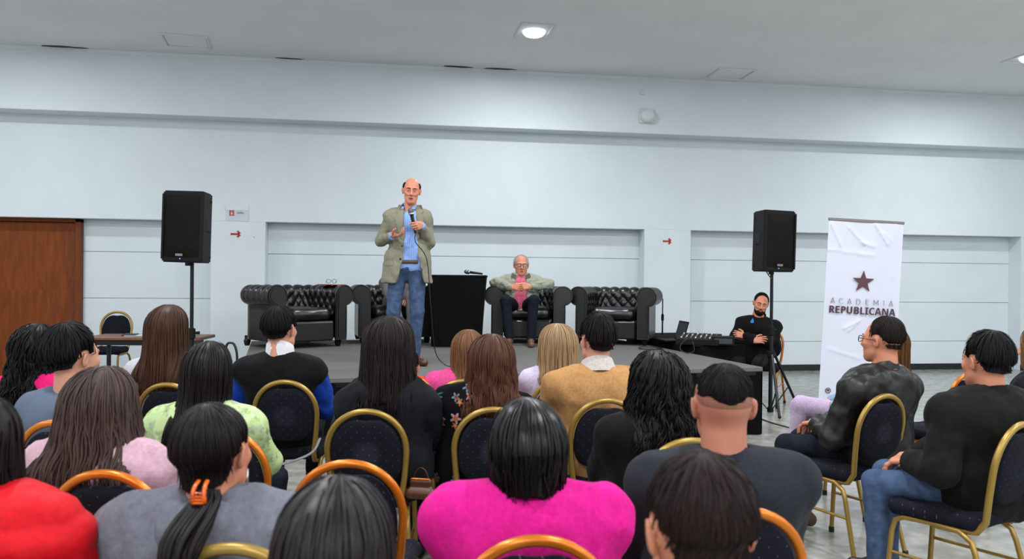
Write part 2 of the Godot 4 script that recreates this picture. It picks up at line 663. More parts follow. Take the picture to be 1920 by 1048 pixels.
func build_hall() -> void:
	struct("floor", slab(-9.3, 13.3, -0.2, 0.0, -12.6, 6.3, 0.0), M.floor)
	var ce := struct("ceiling", slab(-9.3, 13.3, CEIL, CEIL + 0.2, -12.6, 6.3, 0.0), M.ceiling)
	for q in [[-4.35, 0.30, 0.05], [-4.1, 0.12, 0.03], [-1.35, 0.22, 0.03], [1.02, 0.26, 0.05], [1.62, 0.28, 0.05]]:
		var x := Transform3D(Basis(Vector3.RIGHT, Vector3(0, 0, 1), Vector3(0, -1, 0)), Vector3(q[0], CEIL, -11.6 + q[2]))
		put("peeling_patch", Geo.new().prism(rough_patch(q[1], q[2], int(q[0] * 10) + 90), 0.006, x), M.stain, ce, "brown patch of peeling paint at the edge of the ceiling")
	struct("wall_left", slab(-9.3, -9.0, 0, CEIL, -12.6, 6.3, 0.0), M.wall)
	struct("wall_right", slab(13.0, 13.3, 0, CEIL, -12.6, 6.3, 0.0), M.wall)
	struct("wall_behind", slab(-9.3, 13.3, 0, CEIL, 6.0, 6.3, 0.0), M.wall)
	# far wall: lintel plane over recesses, piers between them
	var g := slab(-9.0, 13.0, 2.25, CEIL, -12.6, -11.95)
	for p in [[-9.0, -5.66], [-2.463, -1.714], [3.968, 4.724], [10.56, 13.0]]:
		slab(p[0], p[1], 0, 2.25, -12.6, -11.95, 0.003, g)
	slab(-9.0, 13.0, 0, 2.25, -12.6, -12.26, 0.0, g)
	var wb := struct("wall_far", g, M.wall)
	for s in [[-4.255, -2.463], [-1.714, 3.968], [4.724, 10.56]]:
		var ys := [0.0, 0.477, 1.13, 1.795, 2.25]
		for k in 4:
			put("wall_panel", slab(s[0], s[1], ys[k] + 0.003, ys[k + 1] - 0.003, -12.27, -12.22, 0.004), M.wall, wb)
	var bg := Geo.new()
	for s in [[-4.195, -2.463], [-1.714, 3.968], [4.724, 10.56]]:
		slab(s[0], s[1], 0, 0.10, -12.22, -12.205, 0.002, bg)
	for p in [[-9.0, -5.66], [-2.463, -1.714], [3.968, 4.724], [10.56, 13.0]]:
		slab(p[0], p[1], 0, 0.10, -11.95, -11.935, 0.002, bg)
	struct("baseboard_far", bg, M.base)
	struct("trim_1", slab(-9.0, 13.0, 3.67, CEIL, -11.96, -11.60, 0.006), M.wall, "deep white beam across the top of the far wall")
	struct("trim_2", slab(-9.0, 13.0, CEIL - 0.055, CEIL, -11.62, -11.588, 0.004), M.wall, "thin white cornice strip under the grey ceiling")
	# brown door in the corner
	var fr := Geo.new()
	slab(-5.66, -5.56, 0, 2.25, -12.26, -12.0, 0.006, fr)
	slab(-4.325, -4.255, 0, 2.25, -12.26, -12.10, 0.006, fr)
	slab(-5.66, -4.255, 2.20, 2.25, -12.26, -12.10, 0.006, fr)
	var dr := struct("door_1", slab(-5.555, -4.33, 0.01, 2.195, -12.20, -12.16, 0.004), M.door, "brown wooden door set in its frame at the end of the white wall")
	put("door_frame", fr, M.door_frame, dr)
	put("door_stile", slab(-4.44, -4.332, 0.012, 2.193, -12.16, -12.152, 0.003), M.door_frame, dr)
	put("door_stile", slab(-5.553, -5.44, 0.012, 2.193, -12.16, -12.152, 0.003), M.door_frame, dr)
	var hd := Geo.new().lathe(PackedVector2Array([Vector2(0.026, 0), Vector2(0.026, 0.01), Vector2(0.01, 0.012), Vector2(0.01, 0.05), Vector2(0, 0.05)]), 14, Transform3D(Basis(Vector3.RIGHT, Vector3(0, 0, 1), Vector3(0, -1, 0)), Vector3(-5.42, 1.05, -12.152)))
	hd.bar(Vector3(-5.42, 1.05, -12.11), Vector3(-5.29, 1.0, -12.11), 0.016, 0.012, 0.004)
	put("door_handle", hd, M.chrome, dr)

func downlight(x: float, z: float, energy: float, label: String) -> void:
	var t := thing("downlight", label, "ceiling light", Vector3(x, CEIL, z), 0.0, "downlights in the ceiling")
	var fr := Geo.new()
	for s in [-1.0, 1.0]:
		fr.box(Vector3(s * 0.195, -0.006, 0), Vector3(0.03, 0.012, 0.62), 0.003)
		fr.box(Vector3(0, -0.006, s * 0.295), Vector3(0.36, 0.012, 0.03), 0.003)
	fr.box(Vector3(0, -0.002, 0), Vector3(0.37, 0.004, 0.57), 0.001)
	put("trim_plate", fr, M.plate, t)
	put("lamp_disc", Geo.new().lathe(PackedVector2Array([Vector2(0, -0.075), Vector2(0.06, -0.072), Vector2(0.11, -0.055), Vector2(0.135, -0.030), Vector2(0.14, -0.004)]), 28), M.lamp, t)
	var l := AreaLight3D.new()
	l.name = "lamp_light"
	l.area_size = Vector2(0.25, 0.25)
	l.light_color = Color(0.96, 0.98, 1.0)
	l.light_energy = energy
	l.shadow_enabled = true
	l.set("area_range", 40.0)
	t.add_child(l)
	l.position = Vector3(0, -0.085, 0)
	l.rotation_degrees = Vector3(-90, 0, 0)

func build_ceiling_things() -> void:
	var near := "round ceiling downlight in a square plate, %s"
	downlight(1.78, -9.70, 8.0, near % "glowing above the armchairs")
	downlight(8.55, -9.55, 8.0, near % "glowing high above the white banner")
	downlight(-4.9, -9.5, 6.0, near % "lit near the brown door")
	for z in [-6.0, -2.4, 1.4, 4.6]:
		for x in [-6.2, -1.5, 1.9, 5.3, 9.6]:
			downlight(x, z, 9.5, near % "lit above the audience seats")
	# two shallow access hatches
	for q in [[-2.58, -10.95, 0.10, "square ceiling hatch outline above the loudspeaker by the door"], [5.0, -11.15, -0.05, "square ceiling hatch outline above the red arrow by the banner"]]:
		var t := thing("ceiling_hatch", q[3], "hatch", Vector3(q[0], CEIL, q[1]), q[2], "ceiling hatches")
		var g := Geo.new()
		for s in [-1.0, 1.0]:
			g.box(Vector3(s * 0.27, -0.012, 0), Vector3(0.022, 0.024, 0.56), 0.003)
			g.box(Vector3(0, -0.012, s * 0.27), Vector3(0.52, 0.024, 0.022), 0.003)
		put("rim", g, M.wall, t)
		put("hatch_lid", Geo.new().box(Vector3(0, -0.004, 0), Vector3(0.50, 0.008, 0.50), 0.002), M.ceiling, t)
	# domed sounder on the beam
	var s := thing("alarm_sounder", "white domed alarm sounder fixed on the beam above the armchairs", "alarm", Vector3(3.87, 3.93, -11.6))
	var fx := Basis(Vector3.RIGHT, Vector3(0, 0, 1), Vector3(0, -1, 0))
	put("back_plate", Geo.new().box(Vector3(0, 0, 0.012), Vector3(0.24, 0.22, 0.024), 0.01), M.white_plastic, s)
	put("dome", Geo.new().lathe(PackedVector2Array([Vector2(0.112, 0.02), Vector2(0.112, 0.05), Vector2(0.10, 0.085), Vector2(0.07, 0.11), Vector2(0.03, 0.122), Vector2(0, 0.124)]), 24, Transform3D(fx, Vector3.ZERO)), M.white_plastic, s)
	var sw := thing("sensor_box", "small white sensor box on the beam above the domed sounder", "sensor", Vector3(3.79, 4.28, -11.6))
	put("sensor_case", Geo.new().box(Vector3(0, 0, 0.015), Vector3(0.05, 0.07, 0.03), 0.006), M.white_plastic, sw)

func arrow_shape() -> Geo:
	var g := Geo.new()
	var bars := [[Vector2(-0.08, 0), Vector2(0.06, 0)], [Vector2(0.015, 0.05), Vector2(0.07, 0)], [Vector2(0.015, -0.05), Vector2(0.07, 0)]]
	for b in bars:
		var p: Vector2 = b[0]
		var q: Vector2 = b[1]
		var d := (q - p).normalized()
		var w := d.orthogonal() * 0.014
		var poly := PackedVector2Array()
		for k in 7:
			poly.append(p + w.rotated(PI * k / 6.0) if true else p)
		for k in 7:
			poly.append(q - w.rotated(PI * k / 6.0))
		g.prism(poly, 0.003)
	return g

func letters(text: String, size: float, weight: int, m: Material, parent: Node3D, at: Vector3, called := "lettering", depth := 0.002, bs := Basis.IDENTITY) -> MeshInstance3D:
	var f := SystemFont.new()
	f.font_names = PackedStringArray(["Droid Sans"])
	f.font_weight = weight
	var t := TextMesh.new()
	t.text = text
	t.font = f
	t.font_size = 64
	t.pixel_size = size / 64.0
	t.depth = depth
	t.curve_step = 1.0
	t.material = m
	var o := MeshInstance3D.new()
	o.mesh = t
	o.name = called
	parent.add_child(o, true)
	o.transform = Transform3D(bs, at)
	return o

func build_wall_things() -> void:
	var a := put("direction_arrow", arrow_shape(), M.red)
	tag(a, "red arrow on the wall below the white exit paper", "arrow", "red arrows on the far wall")
	a.position = Vector3(-2.125, 2.065, -11.95)
	var b := put("direction_arrow", arrow_shape(), M.red)
	tag(b, "red arrow on the white pier between the two right recesses", "arrow", "red arrows on the far wall")
	b.set_meta("label", "red arrow on the white pier above the empty armchair and laptop")
	b.position = Vector3(4.335, 2.07, -11.95)
	var s := thing("paper_sign", "white plastic-covered paper sign with red pictogram above the arrow", "sign", Vector3(-2.105, 2.36, -11.95))
	var rows := []
	for y in 7:
		var row := PackedVector3Array()
		for x in 9:
			var u := x / 8.0
			var w := y / 6.0
			row.append(Vector3((u - 0.5) * 0.31, (0.5 - w) * 0.215, 0.004 + 0.012 * smoothstep(0.7, 1.0, u) * smoothstep(0.3, 1.0, w)))
		rows.append(row)
	put("paper", Geo.new().sheet(rows, false, Vector3(0, 0, -1)), M.paper, s)
	var film := Geo.new().box(Vector3(0, 0.078, 0.0085), Vector3(0.318, 0.06, 0.002), 0.0005)
	put("plastic_fold", film, M.sleeve_film, s)
	put("pictogram", Geo.new().prism(PackedVector2Array([Vector2(-0.033, -0.045), Vector2(0.033, -0.045), Vector2(0.033, 0.035), Vector2(0.02, 0.045), Vector2(-0.033, 0.045)]), 0.002, Transform3D(Basis.IDENTITY, Vector3(-0.075, 0.012, 0.006))), M.pink_red, s)
	var man := Geo.new().ball(Vector3(-0.075, 0.04, 0.0085), Vector3(0.006, 0.006, 0.001))
	man.prism(PackedVector2Array([Vector2(-0.016, -0.022), Vector2(0.016, -0.022), Vector2(0, 0.022)]), 0.0015, Transform3D(Basis.IDENTITY, Vector3(-0.075, 0.008, 0.0078)))
	put("pictogram_figure", man, M.paper, s)
	letters("BAÑO", 0.036, 500, M.ink, s, Vector3(0.045, 0.01, 0.0065))
	var w := put("wall_anchor", Geo.new().ball(Vector3.ZERO, Vector3(0.016, 0.016, 0.01)), M.white_plastic)
	tag(w, "tiny white round fixing on the pier beside the arrow and paper sign", "fixing")
	w.position = Vector3(-1.87, 2.035, -11.948)

# ---------------------------------------------------------------- stage
var stage_x: Transform3D
func on_stage(x: float, y: float, z: float) -> Vector3:
	return stage_x * Vector3(x, y, z)

func build_stage() -> void:
	# local: x along the front edge from its near left corner, -z towards the wall
	var yaw := deg_to_rad(7.4)
	stage_x = Transform3D(Basis(Vector3.UP, yaw), Vector3(-1.16, 0, -6.60))
	var t := thing("stage", "low black stage with grey carpeted top under the armchairs", "stage", stage_x.origin, yaw)
	for i in 2:
		for j in 2:
			put("deck_panel", Geo.new().box(Vector3(1.2 + 2.4 * i, STAGE_H - 0.02, -0.92 - 1.96 * j if j else -0.92), Vector3(2.394, 0.04, 1.834 if j == 0 else 2.074), 0.004), M.carpet, t)
	put("edge_trim", Geo.new().box(Vector3(2.4, STAGE_H - 0.05, -1.96), Vector3(4.79, 0.06, 3.9), 0.004), M.black_metal, t)
	# pleated black skirt
	var sk := Geo.new()
	var sides := [[Vector3(0, 0, -3.9), Vector3(0, 0, 0)], [Vector3(0, 0, 0), Vector3(4.8, 0, 0)], [Vector3(4.8, 0, 0), Vector3(4.8, 0, -3.9)]]
	for e in sides:
		var a: Vector3 = e[0]
		var b: Vector3 = e[1]
		var d := (b - a).normalized()
		var out := Vector3(-d.z, 0, d.x)
		var rows := []
		var n := int((b - a).length() / 0.025)
		for y in 5:
			var row := PackedVector3Array()
			for k in n + 1:
				var p := a.lerp(b, float(k) / n)
				var am := 0.004 + 0.010 * (1.0 - y / 4.0)
				row.append(p + Vector3(0, 0.005 + (STAGE_H - 0.05) * y / 4.0, 0) + out * (am * sin(k * 0.9) - 0.012))
			rows.append(row)
		sk.sheet(rows, false, Vector3(2.4, 0.3, -2))
	put("skirt", sk, M.skirt, t)
	var legs := Geo.new()
	for x in [0.1, 2.4, 4.7]:
		for z in [-0.1, -1.95, -3.8]:
			put("leg", Geo.new().box(Vector3(x, 0.3, z), Vector3(0.05, 0.6, 0.05), 0.003), M.black_metal, t)

# ---------------------------------------------------------------- leather club armchair
func arm_section() -> Array:
	# [points (outwards, up), arc length, kind 0 inner 1 roll 2 outer]
	var p := []
	for k in 12:
		var t := k / 11.0
		p.append(Vector3(0.012 + 0.02 * t, lerpf(0.36, 0.565, t), 0))
	for k in 26:
		var a := deg_to_rad(188.0 - 250.0 * k / 25.0)
		p.append(Vector3(0.148 + 0.118 * cos(a), 0.605 + 0.118 * sin(a), 1))
	for k in 7:
		var t := k / 6.0
		p.append(Vector3(0.175, lerpf(0.49, 0.085, t), 2))
	return p

func build_armchair() -> Node3D:
	var t := Node3D.new()
	t.name = "club_armchair"
	var sec := arm_section()
	# path of the inner wall seen from above, with outward normals; open towards -z
	var path := []
	var zf := -0.43
	for k in 46:
		path.append([Vector3(-0.285, 0, lerpf(zf, 0.15, k / 45.0)), Vector3(-1, 0, 0)])
	for k in range(1, 14):
		var a := PI / 2 * k / 14.0
		path.append([Vector3(-0.185 - 0.1 * cos(a), 0, 0.15 + 0.1 * sin(a)), Vector3(-cos(a), 0, sin(a))])
	for k in 31:
		path.append([Vector3(lerpf(-0.185, 0.185, k / 30.0), 0, 0.25), Vector3(0, 0, 1)])
	var left := path.slice(0, 52)
	var back := path.slice(51)
	var right := []
	for k in range(left.size() - 1, -1, -1):
		right.append([left[k][0] * Vector3(-1, 1, 1), left[k][1] * Vector3(-1, 1, 1)])
	for k in range(12, 0, -1):
		pass
	var mid := []
	for e in path.slice(51, 90):
		mid.append(e)
	for k in range(path.size() - 32 - 1, 50, -1):
		mid.append([path[k][0] * Vector3(-1, 1, 1), path[k][1] * Vector3(-1, 1, 1)])
	var buttons := Geo.new()
	var s0 := 0.0
	for e in [["arm", left], ["backrest", mid], ["arm", right]]:
		var pts: Array = e[1]
		var rows := []
		var s := s0
		for k in pts.size():
			if k:
				s += (pts[k][0] - pts[k - 1][0]).length() + 0.15 * (pts[k][1] - pts[k - 1][1]).length()
			var row := PackedVector3Array()
			var arc := 0.0
			for q in sec.size():
				if q:
					arc += Vector2(sec[q].x - sec[q - 1].x, sec[q].y - sec[q - 1].y).length()
				var u := s / 0.135
				var w := arc / 0.15
				var dd := 0.0
				if sec[q].z < 1.5:
					var dia := sqrt(absf(sin(PI * (u + w)) * sin(PI * (u - w))))
					var ple := sqrt(absf(sin(PI * u)))
					var roll := smoothstep(0.22, 0.33, arc)
					dd = -0.026 * (1.0 - lerpf(dia, ple, roll)) * smoothstep(0.70, 0.60, arc)
					dd *= smoothstep(0.0, 0.05, s) if e[0] == "arm" and pts == left else 1.0
				# direction of the surface at this point of the section
				var tn := Vector2.ZERO
				var a0: Vector3 = sec[maxi(q - 1, 0)]
				var a1: Vector3 = sec[mini(q + 1, sec.size() - 1)]
				tn = Vector2(a1.x - a0.x, a1.y - a0.y).normalized()
				var nrm := Vector2(-tn.y, tn.x)
				var sx: float = sec[q].x + nrm.x * dd
				var sy: float = sec[q].y + nrm.y * dd
				row.append(pts[k][0] + pts[k][1] * sx + Vector3(0, sy, 0))
			rows.append(row)
		s0 = s
		var g := Geo.new()
		# normals: out of the padding
		var m := rows.size()
		var n: int = rows[0].size()
		var base := g.v.size()
		for r in m:
			for c in n:
				var du: Vector3 = rows[mini(r + 1, m - 1)][c] - rows[maxi(r - 1, 0)][c]
				var dv: Vector3 = rows[r][mini(c + 1, n - 1)] - rows[r][maxi(c - 1, 0)]
				var nn := dv.cross(du).normalized()
				var core: Vector3 = pts[r][0] + pts[r][1] * (0.148 if c < 38 else 0.05) + Vector3(0, minf(rows[r][c].y, 0.605) if c < 12 or c >= 38 else 0.605, 0)
				if nn.dot(rows[r][c] - core) < 0.0:
					nn = -nn
				g.pt(rows[r][c], nn)
		for r in m - 1:
			for c in n - 1:
				var a := base + r * n + c
				g.tri(a, a + 1, a + n + 1); g.tri(a, a + n + 1, a + n)
		put(e[0], g, M.leather, t)
		# buttons sit where the creases cross
		for r in range(2, m - 2, 1):
			pass
	# arm fronts: the scroll and its post, with a raised rim
	var prof := PackedVector2Array()
	for q in range(10, sec.size()):
		prof.append(Vector2(sec[q].x, sec[q].y))
	prof.append(Vector2(0.03, 0.085))
	for sgn in [-1.0, 1.0]:
		var bs := Basis(Vector3(sgn, 0, 0), Vector3.UP, Vector3(0, 0, -1))
		var x := Transform3D(bs, Vector3(sgn * 0.285, 0, zf + 0.01))
		var g := Geo.new().prism(prof, 0.025, x)
		var inner := Geometry2D.offset_polygon(prof, -0.014)
		if inner:
			g.prism(inner[0], 0.034, x)
			var inner2 := Geometry2D.offset_polygon(prof, -0.032)
			if inner2:
				g.prism(inner2[0], 0.044, x)
		put("arm_front", g, M.leather, t)
		var rim := PackedVector3Array()
		for p in prof:
			rim.append(x * Vector3(p.x, p.y, 0.022))
		put("piping", Geo.new().tube(rim, PackedFloat32Array([0.009]), 6), M.leather, t)
	# seat cushion, front rail, underside
	var F := Field.new(Vector3(-0.34, 0.26, -0.5), Vector3(0.34, 0.52, 0.3), 0.016)
	for x in [-0.2, 0.2]:
		for z in [-0.36, 0.14]:
			F.cap(Vector3(x, 0.38, z), Vector3(-x, 0.38, z), 0.075, 0.075, 0.03)
			F.cap(Vector3(x, 0.38, z), Vector3(x, 0.38, -0.1), 0.075, 0.08, 0.03)
	F.ell(Vector3(0, 0.39, -0.11), Vector3(0.27, 0.085, 0.34), 0.04)
	put("seat_cushion", F.geo(), M.leather, t)
	put("front_rail", Geo.new().box(Vector3(0, 0.19, -0.41), Vector3(0.60, 0.23, 0.07), 0.02), M.leather, t)
	put("base_frame", Geo.new().box(Vector3(0, 0.20, -0.06), Vector3(0.62, 0.22, 0.66), 0.01), M.leather, t)
	for x in [-0.40, 0.40]:
		for z in [-0.36, 0.34]:
			put("foot", Geo.new().lathe(PackedVector2Array([Vector2(0, 0), Vector2(0.026, 0), Vector2(0.036, 0.03), Vector2(0.042, 0.06), Vector2(0.03, 0.08), Vector2(0.03, 0.12)]), 14, Transform3D(Basis.IDENTITY, Vector3(x, 0, z))), M.black_metal, t)
	return t

# ---------------------------------------------------------------- banquet chair
func build_chair(m: Material) -> Node3D:
	var t := Node3D.new()
	t.name = "banquet_chair"
	var rake := func(x: float, y: float) -> Vector3:
		return Vector3(x, y, 0.20 + 0.17 * (y - 0.46))
	var hoop := PackedVector3Array()
	var left := [Vector2(-0.152, 0.47), Vector2(-0.160, 0.52), Vector2(-0.168, 0.58), Vector2(-0.174, 0.65)]
	hoop.append(Vector3(-0.150, 0.405, -0.02)); hoop.append(Vector3(-0.150, 0.408, 0.10)); hoop.append(Vector3(-0.150, 0.42, 0.165))
	for p in left:
		hoop.append(rake.call(p.x, p.y))
	for k in 21:
		var a := PI - PI * k / 20.0
		hoop.append(rake.call(0.178 * cos(a), 0.70 + 0.186 * pow(maxf(sin(a), 0.0), 0.92)))
	for k in range(3, -1, -1):
		hoop.append(rake.call(-left[k].x, left[k].y))
	hoop.append(Vector3(0.150, 0.42, 0.165)); hoop.append(Vector3(0.150, 0.408, 0.10)); hoop.append(Vector3(0.150, 0.405, -0.02))
	put("back_hoop", Geo.new().tube(hoop, PackedFloat32Array([0.0145]), 10), m, t)
	# padded back: outline inside the hoop, domed both ways
	var out := PackedVector2Array()
	for k in 40:
		var a := TAU * k / 40.0
		var cx := cos(a)
		var sy := sin(a)
		var x := 0.160 * signf(cx) * pow(absf(cx), 0.75)
		var y := 0.685 + (0.170 * pow(absf(sy), 0.80) if sy > 0 else -0.150 * pow(absf(sy), 0.65))
		if sy > 0:
			y -= 0.012 * exp(-pow(x / 0.05, 2.0))
			x *= 1.0 - 0.10 * sy
		out.append(Vector2(x, y))
	var g := Geo.new()
	for side in [-1.0, 1.0]:
		var rows := []
		for r in 6:
			var f: float = [1.0, 0.99, 0.95, 0.80, 0.45, 0.0][r]
			var dz: float = [0.0, 0.012, 0.020, 0.026, 0.030, 0.031][r] * side * (1.0 if side > 0 else 1.15)
			var row := PackedVector3Array()
			for p in out:
				var q := Vector2(p.x * f, 0.69 + (p.y - 0.69) * f)
				var v: Vector3 = rake.call(q.x, q.y)
				row.append(v + Vector3(0, 0, dz))
			rows.append(row)
		var st := g.v.size()
		g.sheet(rows, true, Vector3(0, 0.69, 0.235))
		for k in range(st, g.v.size()):
			g.uv[k] = Vector2(g.v[k].x / 0.052, g.v[k].y / 0.052)
	put("back_pad", g, M.chair_fabric, t)
	# seat
	var F := Field.new(Vector3(-0.26, 0.38, -0.27), Vector3(0.26, 0.54, 0.25), 0.014)
	for q in [[-0.17, -0.18], [0.17, -0.18]]:
		F.cap(Vector3(q[0], 0.452, q[1]), Vector3(q[0] * 0.85, 0.452, 0.14), 0.034, 0.034, 0.02)
	F.cap(Vector3(-0.17, 0.452, -0.18), Vector3(0.17, 0.452, -0.18), 0.036, 0.036, 0.02)
	F.cap(Vector3(-0.14, 0.452, 0.14), Vector3(0.14, 0.452, 0.14), 0.034, 0.034, 0.02)
	F.ell(Vector3(0, 0.455, -0.02), Vector3(0.19, 0.042, 0.2), 0.03)
	var sg := F.geo()
	for k in sg.v.size():
		sg.uv[k] = Vector2(sg.v[k].x / 0.052, sg.v[k].z / 0.052)
	put("seat", sg, M.chair_fabric, t)
	for s in [-1.0, 1.0]:
		put("leg", Geo.new().tube(PackedVector3Array([Vector3(s * 0.165, 0.415, -0.02), Vector3(s * 0.175, 0.41, -0.15), Vector3(s * 0.178, 0.39, -0.185), Vector3(s * 0.18, 0.34, -0.20), Vector3(s * 0.19, 0.012, -0.225)]), PackedFloat32Array([0.0125]), 8), m, t)
		put("leg", Geo.new().tube(PackedVector3Array([Vector3(s * 0.165, 0.415, -0.06), Vector3(s * 0.172, 0.41, 0.10), Vector3(s * 0.178, 0.38, 0.155), Vector3(s * 0.182, 0.33, 0.175), Vector3(s * 0.20, 0.012, 0.255)]), PackedFloat32Array([0.0125]), 8), m, t)
		put("stretcher", Geo.new().tube(PackedVector3Array([Vector3(s * 0.1835, 0.24, -0.207), Vector3(s * 0.188, 0.24, 0.195)]), PackedFloat32Array([0.008]), 6), m, t)
	for q in [[0.19, -0.225], [-0.19, -0.225], [0.20, 0.255], [-0.20, 0.255]]:
		put("foot_cap", Geo.new().lathe(PackedVector2Array([Vector2(0, 0), Vector2(0.016, 0), Vector2(0.016, 0.03), Vector2(0.012, 0.034)]), 10, Transform3D(Basis.IDENTITY, Vector3(q[0], 0, q[1]))), M.cable, t)
	put("cross_bar", Geo.new().tube(PackedVector3Array([Vector3(-0.15, 0.408, 0.06), Vector3(0.15, 0.408, 0.06)]), PackedFloat32Array([0.009]), 6), m, t)
	return t

# ---------------------------------------------------------------- loudspeakers
func build_loudspeaker() -> Node3D:
	var t := Node3D.new()
	t.name = "loudspeaker"
	var plan := PackedVector2Array()
	# x, z plan; the front faces -z
	for q in [[-0.205, -0.15, 0.02], [0.205, -0.15, 0.02], [0.14, 0.18, 0.03], [-0.14, 0.18, 0.03]]:
		plan.append(Vector2(q[0], q[1]))
	var sm := Geometry2D.offset_polygon(plan, -0.02, Geometry2D.JOIN_ROUND)[0]
	var rounded := Geometry2D.offset_polygon(sm, 0.02, Geometry2D.JOIN_ROUND)[0]
	var x := Transform3D(Basis(Vector3.RIGHT, Vector3(0, 0, 1), Vector3(0, 1, 0)), Vector3(0, 0.012, 0))
	var g := Geo.new().prism(rounded, 0.656, x)
	var less := Geometry2D.offset_polygon(rounded, -0.012, Geometry2D.JOIN_ROUND)[0]
	g.prism(less, 0.68, Transform3D(x.basis, Vector3.ZERO))
	put("cabinet", g, M.black_plastic, t)
	var rows := []
	for y in 12:
		var row := PackedVector3Array()
		for k in 13:
			var u := k / 12.0 - 0.5
			row.append(Vector3(u * 0.35, 0.05 + 0.585 * y / 11.0, -0.152 - 0.022 * (1.0 - pow(absf(u) * 2.0, 3.0)) * minf(1.0, minf(y, 11 - y) * 0.8)))
		rows.append(row)
	put("grille", Geo.new().sheet(rows, false, Vector3(0, 0.34, 0.1)), M.grille, t)
	for s in [-1.0, 1.0]:
		put("side_rib", Geo.new().bar(Vector3(s * 0.185, 0.03, -0.158), Vector3(s * 0.185, 0.65, -0.158), 0.02, 0.02, 0.006), M.black_plastic, t)
	put("badge", Geo.new().box(Vector3(0.01, 0.072, -0.176), Vector3(0.07, 0.024, 0.004), 0.001), M.grey_metal, t)
	put("power_light", Geo.new().ball(Vector3(0.01, 0.036, -0.154), Vector3(0.006, 0.006, 0.004)), M.led, t)
	for s in [-1.0, 1.0]:
		put("side_handle", Geo.new().box(Vector3(s * 0.172, 0.36, 0.015), Vector3(0.02, 0.12, 0.09), 0.006, Basis(Vector3.UP, s * 0.19)), M.cable, t)
		for y in [0.06, 0.60]:
			put("rigging_point", Geo.new().lathe(PackedVector2Array([Vector2(0.014, 0), Vector2(0.014, 0.012), Vector2(0, 0.014)]), 10, Transform3D(Basis(Vector3(0, s, 0), Vector3(s, 0, 0), Vector3(0, 0, 1)), Vector3(s * 0.148, y, 0.12))), M.cable, t)
	put("pole_socket", Geo.new().lathe(PackedVector2Array([Vector2(0.03, -0.03), Vector2(0.03, 0.002)]), 14), M.black_metal, t)
	return t

func build_tripod(top: float) -> Node3D:
	var t := Node3D.new()
	t.name = "speaker_stand"
	put("pole", Geo.new().tube(PackedVector3Array([Vector3(0, 0.02, 0), Vector3(0, 0.95, 0)]), PackedFloat32Array([0.0225]), 12), M.black_metal, t)
	put("upper_pole", Geo.new().tube(PackedVector3Array([Vector3(0, 0.9, 0), Vector3(0, top, 0)]), PackedFloat32Array([0.0175]), 12), M.black_metal, t)
	put("collar", Geo.new().lathe(PackedVector2Array([Vector2(0.0225, 0.86), Vector2(0.036, 0.87), Vector2(0.036, 0.96), Vector2(0.02, 0.97)]), 14), M.black_plastic, t)
	put("knob", Geo.new().tube(PackedVector3Array([Vector3(0.03, 0.92, 0), Vector3(0.075, 0.92, 0)]), PackedFloat32Array([0.012, 0.016]), 8), M.black_plastic, t)
	put("leg_bracket", Geo.new().lathe(PackedVector2Array([Vector2(0.0225, 0.62), Vector2(0.045, 0.63), Vector2(0.045, 0.68), Vector2(0.0225, 0.69)]), 14), M.black_plastic, t)
	put("lower_bracket", Geo.new().lathe(PackedVector2Array([Vector2(0, 0.0), Vector2(0.035, 0.005), Vector2(0.035, 0.05), Vector2(0.0225, 0.06)]), 14), M.black_plastic, t)
	for k in 3:
		var a := TAU * k / 3.0
		var d := Vector3(cos(a), 0, sin(a))
		put("leg", Geo.new().bar(d * 0.05 + Vector3(0, 0.655, 0), d * 0.42 + Vector3(0, 0.02, 0), 0.028, 0.022, 0.004), M.black_metal, t)
		put("brace", Geo.new().bar(d * 0.03 + Vector3(0, 0.03, 0), d * 0.27 + Vector3(0, 0.28, 0), 0.014, 0.01, 0.002), M.black_metal, t)
		put("rubber_foot", Geo.new().ball(d * 0.425 + Vector3(0, 0.02, 0), Vector3(0.02, 0.02, 0.02)), M.cable, t)
	return t

func place(o: Node3D, label: String, category: String, at: Vector3, turn: float, group := "") -> Node3D:
	o.name = numbered(str(o.name))
	add_child(o)
	o.position = at
	o.rotation.y = turn
	return tag(o, label, category, group)

# ---------------------------------------------------------------- banner
func stroke(pts: Array, w: float, at: Vector3, g: Geo) -> void:
	for k in pts.size() - 1:
		var a: Vector2 = pts[k]
		var b: Vector2 = pts[k + 1]
		g.bar(at + Vector3(a.x, a.y, 0), at + Vector3(b.x, b.y, 0), w, 0.002, 0.0)

